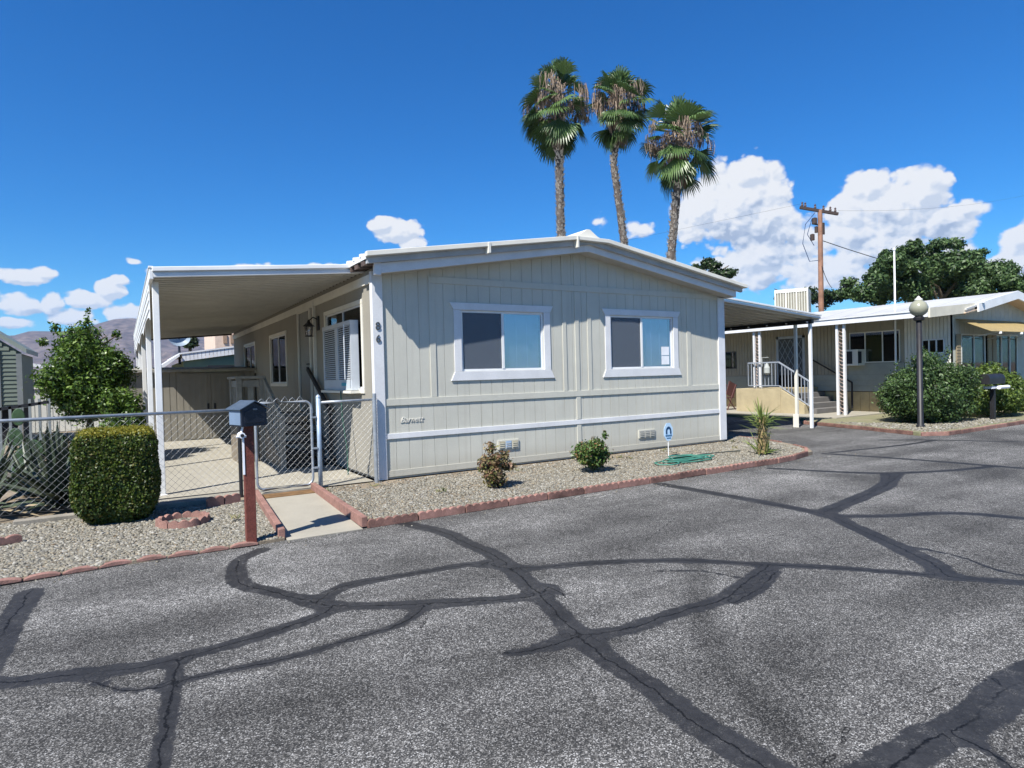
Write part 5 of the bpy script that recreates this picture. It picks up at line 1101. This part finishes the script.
# big tree on the right, small trees
TG = leafmat('tree_leaf', [(.015,.034,.012),(.042,.08,.025),(.09,.15,.05),(.027,.055,.019),(.065,.115,.038),(.13,.20,.07)], .5, .2)
def bt_(pts, d, s0, seed):
    out = []; R = random.Random(seed)
    for x, y, r in pts:
        c = DD(x, y, d+R.uniform(-2.5,2.5)); rr = r/F*d
        for k in range(5): out.append((c[0]+R.uniform(-.7,.7)*rr, c[1]+R.uniform(-.7,.7)*rr, c[2]+R.uniform(-.55,.6)*rr, rr*R.uniform(.45,.8), rr*R.uniform(.45,.8), rr*R.uniform(.35,.6)))
    return out
pts = [(848,290,12),(866,283,15),(880,272,14),(893,262,16),(910,256,16),(928,262,18),(946,252,13),(962,262,17),(978,256,10),(988,272,16),(1006,274,14),(1024,280,16),(1045,284,18),(1070,290,18),(900,282,24),(930,285,26),(960,285,26),(992,292,24),(870,298,14),(912,246,7),(940,244,5),(1030,296,20),(1060,305,20),(886,255,6)]
b0 = DD(940, 300, 36); plant('spreading_tree', 'broad dark green tree rising behind the roof of the white home', 'tree', (b0[0],b0[1],-.2), bt_(pts, 36, 1, 61), 85000, .20, TG, 61, [(b0[0],b0[1],-.2),(b0[0]+.1,b0[1],1.8),(b0[0],b0[1]+.1,3.6),(b0[0]+.3,b0[1],5.2)], nb=16, br=2.4, r0=.3, r1=.12, shell=.75, jit=.6)
b0 = DD(708, 275, 42); plant('small_tree', 'dark rounded treetop showing just above the right roof edge of the beige home', 'tree', (b0[0],b0[1],-.2), bt_([(706,266,9),(694,268,6),(716,268,8),(726,275,6),(700,276,12),(718,281,12)], 42, 1, 62), 6000, .22, DGR, 62, [(b0[0],b0[1],-.2),(b0[0],b0[1],4),(b0[0],b0[1],7)], nb=8, br=2, r0=.25, r1=.15, shell=.6)
b0 = DD(795, 300, 55); plant('small_tree', 'low dark feathery tree seen behind the utility pole and the rooftop cooler', 'tree', (b0[0],b0[1],-.2), bt_([(790,296,9),(805,292,8),(818,297,9),(838,294,8),(780,300,8),(828,300,10)], 55, 1, 63), 5000, .26, DGR, 63, [(b0[0],b0[1],-.2),(b0[0],b0[1],4),(b0[0],b0[1],7)], nb=8, br=2.5, r0=.25, r1=.15, shell=.8)

# ================================================================== LEFT NEIGHBOURS
LN = thing('green_cabin', 'grey green clapboard cabin with a sloping roof edge at the left border of the photo', 'cabin', (-8.3,14,0)); GC = mat('grey_green_siding', (.105,.13,.105), .7, var=.05)
def PYp(x, y, Y): d_ = ray(x, y); return CAM+d_*((Y-CAM[1])/d_[1])
LY = 12.; e0 = PYp(22,348,LY); e1 = PYp(0,335,LY); xr = e0[0]-.02; zr = e0[2]-.15; sl = (e1[2]-e0[2])/(e1[0]-e0[0]); xl = xr-5.2
zb_ = PYp(10,409,LY)[2]
m = MB(); z = zb_+.0
while z < 3.9:
    z2 = z+.105
    def xlim(zz): return xr if zz <= zr else xr+(zz-zr)/sl
    if xlim(z2) > xl: m.hexa([(xl,LY-.03,z),(xlim(z2),LY-.03,z),(xlim(z2),LY+.03,z),(xl,LY+.03,z),(xl,LY-.008,z2),(xlim(z2),LY-.008,z2),(xlim(z2),LY+.03,z2),(xl,LY+.03,z2)])
    z = z2+.004
m.ext([(xl,zb_),(xr,zb_),(xr,zr+.03),(xl,zr+.03+(xl-xr)*sl)], 1, LY+.0305, LY+.05); m.box((xr-.06,LY+.051,zb_),(xr,LY+2.5,zr)).box((xl,LY+.03,zb_),(xl+.06,LY+2.5,zr)); m.build('wall', GC, LN)
MB().box((xr-.11,LY-.05,zb_-.2),(xr+.01,LY-.031,zr)).box((xr-.52,LY-.05,zb_-.2),(xr-.44,LY-.031,zr+.1)).build('trim_board', mat('grey_trim', (.15,.165,.165), .6), LN)
m = MB(); slope(m, xl, e0[0]+.1, e0[2]+sl*(xl-e0[0])-.14, e0[2]-.14, LY-.12, LY+2.6, .12); m.build('roof', mat('pale_green_roof_edge', (.20,.23,.20), .6), LN)
MB().box((xl,LY+.2,0),(xr-.1,LY+2.4,zb_)).build('crawl_space_shade', DARK, LN)  # near-black block filling the open underside, shade put into its colour
MB().box((xl,LY-.02,0),(xl+.1,LY+.1,zb_)).box((xr-1.0,LY-.02,0),(xr-.9,LY+.1,zb_)).box((xr-.12,LY-.02,0),(xr-.02,LY+.1,zb_)).build('post', WOODG, LN)
RLN = thing('metal_railing', 'dark metal railing with thin grey pickets behind the agaves', 'railing', (-5.3,4.2,0)); m = MB(); pA, pB = PYp(-20,412,4.2), PYp(49,402,4.2); zt_ = pB[2]; m.beam((pA[0],4.2,pA[2]),(pB[0],4.2,pB[2]),.04,.05)
m.build('top_rail', BLACK, RLN)
k = 0; x = pB[0]
while x > pA[0]: MB().box((x-.018,4.18,.05),(x+.018,4.22,zt_+(.06 if k < 3 else -.05))).build('picket', mat('grey_metal', (.20,.22,.22), .5) if k == 0 else bpy.data.materials['grey_metal'], RLN); x -= .13; k += 1
WC = thing('ribbed_fence', 'white ribbed metal fence panel between the green cabin and the small tree', 'fence', (-7,17,0)); m = MB(); a, b_ = PYp(23,388,17.), PYp(64,388,17.)
planks(m, 0, 17., a[0]-.5, b_[0]+2.0, 0, lambda x: PYp(40,389,17.)[2], .16, .02, [], th=.03); m.box((a[0]-.5,17.03,0),(b_[0]+2.,17.06,1.0)); m.build('panel', NWH, WC)
MB().box((a[0]-.5,16.95,PYp(40,389,17.)[2]),(b_[0]+2.0,17.1,PYp(40,386,17.)[2])).build('cap', CREAM, WC)
FH = thing('distant_home', 'distant white roofed home between the green cabin and the small tree', 'house', (-11,32,0)); a, b_ = PYp(20,374,30.), PYp(75,379,30.)
MB().box((a[0]-2,30.5,0),(b_[0]+2,36,b_[2]-.1)).build('wall', mat('far_wall_grey', (.28,.29,.30), .8), FH)
m = MB(); slope(m, a[0]-2, b_[0]+2, a[2]+.9, b_[2]-.15, 29.9, 37, .16); m.build('roof', WHITE, FH); 
MB().box((a[0]+.5,30.44,.9),(a[0]+1.4,30.5,1.7)).build('window', DARK, FH)
# green walled home behind the carport
GH = thing('distant_home', 'green walled home with a white ribbed fascia seen beyond the carport', 'house', (1.5,23,0)); GY_ = 20.
p0, p1 = PYp(182,354,GY_), PYp(240,346.5,GY_); sl = (p1[2]-p0[2])/(p1[0]-p0[0]); xe = p0[0]+6; 
m = MB(); x = p0[0]
while x < xe: 
    z = p0[2]+sl*(x-p0[0]); m.hexa([(x,GY_-.05,z-.30),(x+.13,GY_-.05,z-.30+sl*.13),(x+.13,GY_,z-.30+sl*.13),(x,GY_,z-.30),(x,GY_-.05,z),(x+.13,GY_-.05,z+sl*.13),(x+.13,GY_,z+sl*.13),(x,GY_,z)]); x += .145
m.build('fascia', WHITE, GH)
m = MB(); m.hexa([(p0[0]-.1,GY_-.08,p0[2]-.02),(xe,GY_-.08,p0[2]+sl*(xe-p0[0])-.02),(xe,GY_+8,p0[2]+sl*(xe-p0[0])-.02),(p0[0]-.1,GY_+8,p0[2]-.02),(p0[0]-.1,GY_-.08,p0[2]+.04),(xe,GY_-.08,p0[2]+sl*(xe-p0[0])+.04),(xe,GY_+8,p0[2]+sl*(xe-p0[0])+.04),(p0[0]-.1,GY_+8,p0[2]+.04)])
pa = PYp(160,369,GY_); m.hexa([(pa[0],GY_-.2,pa[2]-.05),(p0[0]-.1,GY_-.2,p0[2]-.10),(p0[0]-.1,GY_+8,p0[2]-.10),(pa[0],GY_+8,pa[2]-.05),(pa[0],GY_-.2,pa[2]+.12),(p0[0]-.1,GY_-.2,p0[2]-.0),(p0[0]-.1,GY_+8,p0[2]-.0),(pa[0],GY_+8,pa[2]+.12)]); m.build('roof', WHITE, GH)
MB().hexa([(p0[0]+.05,GY_+.1,0),(xe,GY_+.1,0),(xe,GY_+7.5,0),(p0[0]+.05,GY_+7.5,0),(p0[0]+.05,GY_+.1,p0[2]-.28),(xe,GY_+.1,p0[2]+sl*(xe-p0[0])-.28),(xe,GY_+7.5,p0[2]-.28),(p0[0]+.05,GY_+7.5,p0[2]-.28)]).build('wall', mat('green_wall', (.13,.19,.13), .8), GH)
q0 = PYp(208,366,GY_-.5); MB().box((q0[0],GY_-.6,q0[2]-.06),(xe,GY_-.1,q0[2]+.02)).build('door_canopy', BLACK, GH)
BH = thing('distant_building', 'pale pinkish two storey building with a balcony far beyond the carport', 'building', (3,36,0)); q0, q1 = PYp(215,336,34.), PYp(238,352,34.)
MB().box((q0[0],34,0),(q0[0]+6,40,q0[2]+1.0)).build('wall', mat('pinkish_stucco', (.58,.45,.36), .8), BH)
m = MB(); 
for k in range(10): m.box((q0[0]+.45+k*.42,33.93,q0[2]-.45),(q0[0]+.45+k*.42+.22,33.99,q0[2]+.1))
m.build('balcony_railing', mat('brown_railing', (.28,.19,.13), .8), BH)
DS = thing('satellite_dish', 'grey satellite dish on a pole on the roof of the green walled home', 'satellite dish', PYp(179,360,21.)); c = Vector(PYp(179,338,21.)); r_d = PYp(190,338,21.)[0]-c.x; V = []
for i in range(4):
    for k in range(20): a = 2*PI*k/20; r = r_d*i/3; V.append((c.x+r*math.cos(a), c.y-.25+.25*(1-(i/3)**2), c.z+r*.85*math.sin(a)))
MB().add(V, [(i*20+k, i*20+(k+1)%20, (i+1)*20+(k+1)%20, (i+1)*20+k) for i in range(3) for k in range(20)]).build('dish', mat('dish_grey', (.22,.28,.34), .5), DS, smooth=True)
MB().tube([(c.x,c.y+.03,c.z),(c.x,c.y+.03,PYp(179,362,21.)[2]-.1)], .05, 8).build('mast', NAVY, DS)
c = DD(190, 345, 60); T = thing('distant_palm', 'tiny distant palm beside the satellite dish', 'palm tree', (c[0],c[1],-.2)); MB().tube([(c[0],c[1],-.2),(c[0],c[1],c[2])], .16, 6).build('trunk', PT, T)
V, Fq = leaves([(c[0],c[1],c[2]+.3,.75,.75,.65)], 500, .4, 77); npmesh('crown', V, Fq, DGR, T)
c = DD(150, 372, 26); 

# ---- the summer air between here and the hills
hz_ = bpy.data.materials.new('haze_air'); hz_.use_nodes = True; N, L = nodes(hz_); N.remove(N['Principled BSDF']); pv = N.new('ShaderNodeVolumePrincipled'); pv.inputs['Color'].default_value = (.34,.60,1,1); pv.inputs['Density'].default_value = 9e-5; L.new(pv.outputs[0], N['Material Output'].inputs['Volume'])
tag(MB().box((-5200,-5200,-1.3),(5200,5200,420)).build('haze', hz_), kind='stuff')
# ================================================================== SKY AND SUN
sun_dir = Vector((-.74,-.375,1.0)).normalized(); el = math.asin(sun_dir.z); az = math.atan2(sun_dir.x, sun_dir.y)
sl_ = bpy.data.lights.new('sun', 'SUN'); sl_.energy = 5.0; sl_.angle = rad(.5); sl_.color = (1, .955, .89); so = bpy.data.objects.new('sun', sl_); COL.objects.link(so); so.rotation_euler = (-sun_dir).to_track_quat('-Z', 'Y').to_euler(); so.location = (-10,-10,20)
w = bpy.data.worlds.new('World'); S.world = w; w.use_nodes = True; N, L = w.node_tree.nodes, w.node_tree.links; N.clear()
out = N.new('ShaderNodeOutputWorld'); bg = N.new('ShaderNodeBackground'); sky = N.new('ShaderNodeTexSky'); sky.sky_type = 'NISHITA'; sky.sun_disc = False
sky.sun_elevation = el; sky.sun_rotation = az; sky.altitude = 400; sky.air_density = 1.0; sky.dust_density = .25; sky.ozone_density = 2.2
SKYB = .0826
hs = N.new('ShaderNodeHueSaturation'); hs.inputs['Saturation'].default_value = 1.36; L.new(sky.outputs[0], hs.inputs['Color'])
tint = N.new('ShaderNodeMix'); tint.data_type = 'RGBA'; tint.blend_type = 'MULTIPLY'; tint.inputs[0].default_value = 1; L.new(hs.outputs[0], tint.inputs[6])
tr_ = N.new('ShaderNodeValToRGB'); tr_.color_ramp.elements[0].position = 0.; tr_.color_ramp.elements[0].color = (.48, .82, 1., 1); tr_.color_ramp.elements[1].position = .22; tr_.color_ramp.elements[1].color = (.27, .72, 1., 1)
tcx = N.new('ShaderNodeTexCoord'); sx_2 = N.new('ShaderNodeSeparateXYZ'); L.new(tcx.outputs['Generated'], sx_2.inputs[0]); L.new(sx_2.outputs[2], tr_.inputs[0]); L.new(tr_.outputs[0], tint.inputs[7])
L.new(tint.outputs[2], bg.inputs[0]); bg.inputs[1].default_value = SKYB
tcw = N.new('ShaderNodeTexCoord'); sep = N.new('ShaderNodeSeparateXYZ'); L.new(tcw.outputs['Generated'], sep.inputs[0])
def wm(op, a, b_=None, c_=None, clamp=False):
    n = N.new('ShaderNodeMath'); n.operation = op; n.use_clamp = clamp
    for i, v in enumerate((a, b_, c_)):
        if v is None: continue
        if isinstance(v, (int, float)): n.inputs[i].default_value = v
        else: L.new(v, n.inputs[i])
    return n.outputs[0]
A_ = wm('ARCTAN2', sep.outputs[0], sep.outputs[1]); E_ = wm('ARCSINE', sep.outputs[2]); cmb = N.new('ShaderNodeCombineXYZ'); L.new(A_, cmb.inputs[0]); L.new(E_, cmb.inputs[1])
# clouds: banks of cumulus given by heading, elevation and angular size
CL = [(742,205,48,42,1),(748,178,26,20,1),(705,208,28,26,1),(690,225,20,18,.8),(812,255,40,40,.45),(722,215,28,26,1),(768,222,34,28,1),(752,262,52,26,.8),(790,270,40,20,.5),
      (892,210,62,34,1),(868,190,30,20,1),(925,192,32,22,1),(850,215,24,26,1),(945,222,34,18,.9),(968,210,24,9,.6),(880,250,50,20,.85),(915,270,70,22,.8),(840,275,40,20,.7),(850,235,28,26,.9),
      (1022,240,30,18,.7),(1015,268,26,16,.8),(1080,215,60,30,1),(1160,240,60,40,1),
      (398,232,26,13,1),(384,226,15,9,1),(412,243,16,9,.9),(640,230,20,9,.45),(600,222,12,5,.3),
      (24,278,32,8,.8),(45,274,16,7,.7),(24,305,28,14,.85),(50,303,16,12,.8),(-30,290,30,20,.9),(88,300,26,10,.8),(108,290,17,12,.85),(115,280,16,6,.7),(72,318,40,10,.6),(128,316,30,12,.6),(10,322,30,7,.5),(134,262,9,4,.55),(160,271,16,4,.5),(245,268,26,5,.5),(330,268,30,6,.5),(190,272,30,5,.45),
      (300,330,60,10,.4),(560,255,30,6,.3)]
def cloudgroup():
    g = bpy.data.node_groups.new('cloud_field', 'ShaderNodeTree'); g.interface.new_socket('p', in_out='INPUT', socket_type='NodeSocketVector'); g.interface.new_socket('d', in_out='OUTPUT', socket_type='NodeSocketFloat')
    n_, l_ = g.nodes, g.links; gi = n_.new('NodeGroupInput'); go = n_.new('NodeGroupOutput')
    def m(op, a, b_=None, c_=None):
        n = n_.new('ShaderNodeMath'); n.operation = op
        for i, v in enumerate((a, b_, c_)):
            if v is None: continue
            if isinstance(v, (int, float)): n.inputs[i].default_value = v
            else: l_.new(v, n.inputs[i])
        return n.outputs[0]
    cur = None
    for x, y, rx, ry, s in CL:
        d = Vector(ray(x, y)).normalized(); a, e = math.atan2(d.x, d.y), math.asin(d.z)
        mp = n_.new('ShaderNodeVectorMath'); mp.operation = 'SUBTRACT'; l_.new(gi.outputs[0], mp.inputs[0]); mp.inputs[1].default_value = (a, e, 0)
        k = d.dot(Vector(FW)); ml = n_.new('ShaderNodeVectorMath'); ml.operation = 'MULTIPLY'; l_.new(mp.outputs[0], ml.inputs[0]); ml.inputs[1].default_value = (F/rx/k/k*1., F/ry/k, 0)
        ln_ = n_.new('ShaderNodeVectorMath'); ln_.operation = 'LENGTH'; l_.new(ml.outputs[0], ln_.inputs[0])
        v = m('MULTIPLY', m('SUBTRACT', 1.13, ln_.outputs['Value']), s*1.45)
        cur = v if cur is None else m('SMOOTH_MAX', cur, v, .12)
    mp = n_.new('ShaderNodeMapping'); mp.inputs['Scale'].default_value = (1, 1.25, 1); l_.new(gi.outputs[0], mp.inputs[0])
    t1 = n_.new('ShaderNodeTexNoise'); t1.inputs['Scale'].default_value = 16; t1.inputs['Detail'].default_value = 9; t1.inputs['Roughness'].default_value = .62; l_.new(mp.outputs[0], t1.inputs[0])
    wp = n_.new('ShaderNodeVectorMath'); wp.operation = 'MULTIPLY_ADD'; l_.new(t1.outputs[1], wp.inputs[0]); wp.inputs[1].default_value = (.035,.035,0); l_.new(mp.outputs[0], wp.inputs[2])
    acc = None
    for sc_, am in ((24, .46), (54, .34), (120, .17)):
        vo = n_.new('ShaderNodeTexVoronoi'); vo.feature = 'SMOOTH_F1'; vo.inputs['Scale'].default_value = sc_; vo.inputs['Smoothness'].default_value = .35; l_.new(wp.outputs[0], vo.inputs['Vector'])
        v = m('MULTIPLY', m('SUBTRACT', .42, vo.outputs['Distance']), am*1.7); acc = v if acc is None else m('ADD', acc, v)
    nn = m('MULTIPLY', m('SUBTRACT', t1.outputs[0], .5), .62)
    l_.new(m('ADD', m('ADD', cur, nn), acc), go.inputs[0]); return g
cg = cloudgroup()
def field(off):
    gn = N.new('ShaderNodeGroup'); gn.node_tree = cg
    if off: v = N.new('ShaderNodeVectorMath'); v.operation = 'ADD'; v.inputs[1].default_value = off; L.new(cmb.outputs[0], v.inputs[0]); L.new(v.outputs[0], gn.inputs[0])
    else: L.new(cmb.outputs[0], gn.inputs[0])
    return gn.outputs[0]
D0 = field(None); D1 = field((-.004, .007, 0)); D2 = field((-.020, .045, 0))
def wr(v, a, b_, c, d, sm=True):
    n = N.new('ShaderNodeMapRange'); n.interpolation_type = 'SMOOTHSTEP' if sm else 'LINEAR'; L.new(v, n.inputs[0])
    for i, q in enumerate((a, b_, c, d)): n.inputs[i+1].default_value = q
    return n.outputs[0]
alpha = wr(D0, -.14, .20, 0, 1)
relief = wr(wm('SUBTRACT', D0, D1), -.30, .24, 0, 1, False); depth = wr(D2, .15, 1.7, 1, 0, False)
lit = wm('ADD', wm('MULTIPLY', relief, .62), wm('MULTIPLY', depth, .42), clamp=True)
cr = N.new('ShaderNodeValToRGB'); e = cr.color_ramp.elements; e[0].position = .15; e[0].color = (.45, .53, .68, 1); e[1].position = .80; e[1].color = (1., 1., 1., 1); q = e.new(.45); q.color = (.74, .80, .90, 1); L.new(lit, cr.inputs[0])
bc = N.new('ShaderNodeBackground'); bc.inputs[1].default_value = .51; L.new(cr.outputs[0], bc.inputs[0])
mxw = N.new('ShaderNodeMixShader'); L.new(wm('MULTIPLY', alpha, .97), mxw.inputs[0]); L.new(bg.outputs[0], mxw.inputs[1]); L.new(bc.outputs[0], mxw.inputs[2]); L.new(mxw.outputs[0], out.inputs[0])
w.cycles.sampling_method = 'MANUAL'; w.cycles.sample_map_resolution = 512
S.view_settings.view_transform = 'Standard'; S.view_settings.look = 'None'; S.view_settings.exposure = .88; S.view_settings.gamma = 1; S.view_settings.use_curve_mapping = False
S.cycles.max_bounces = 8; S.cycles.transparent_max_bounces = 12
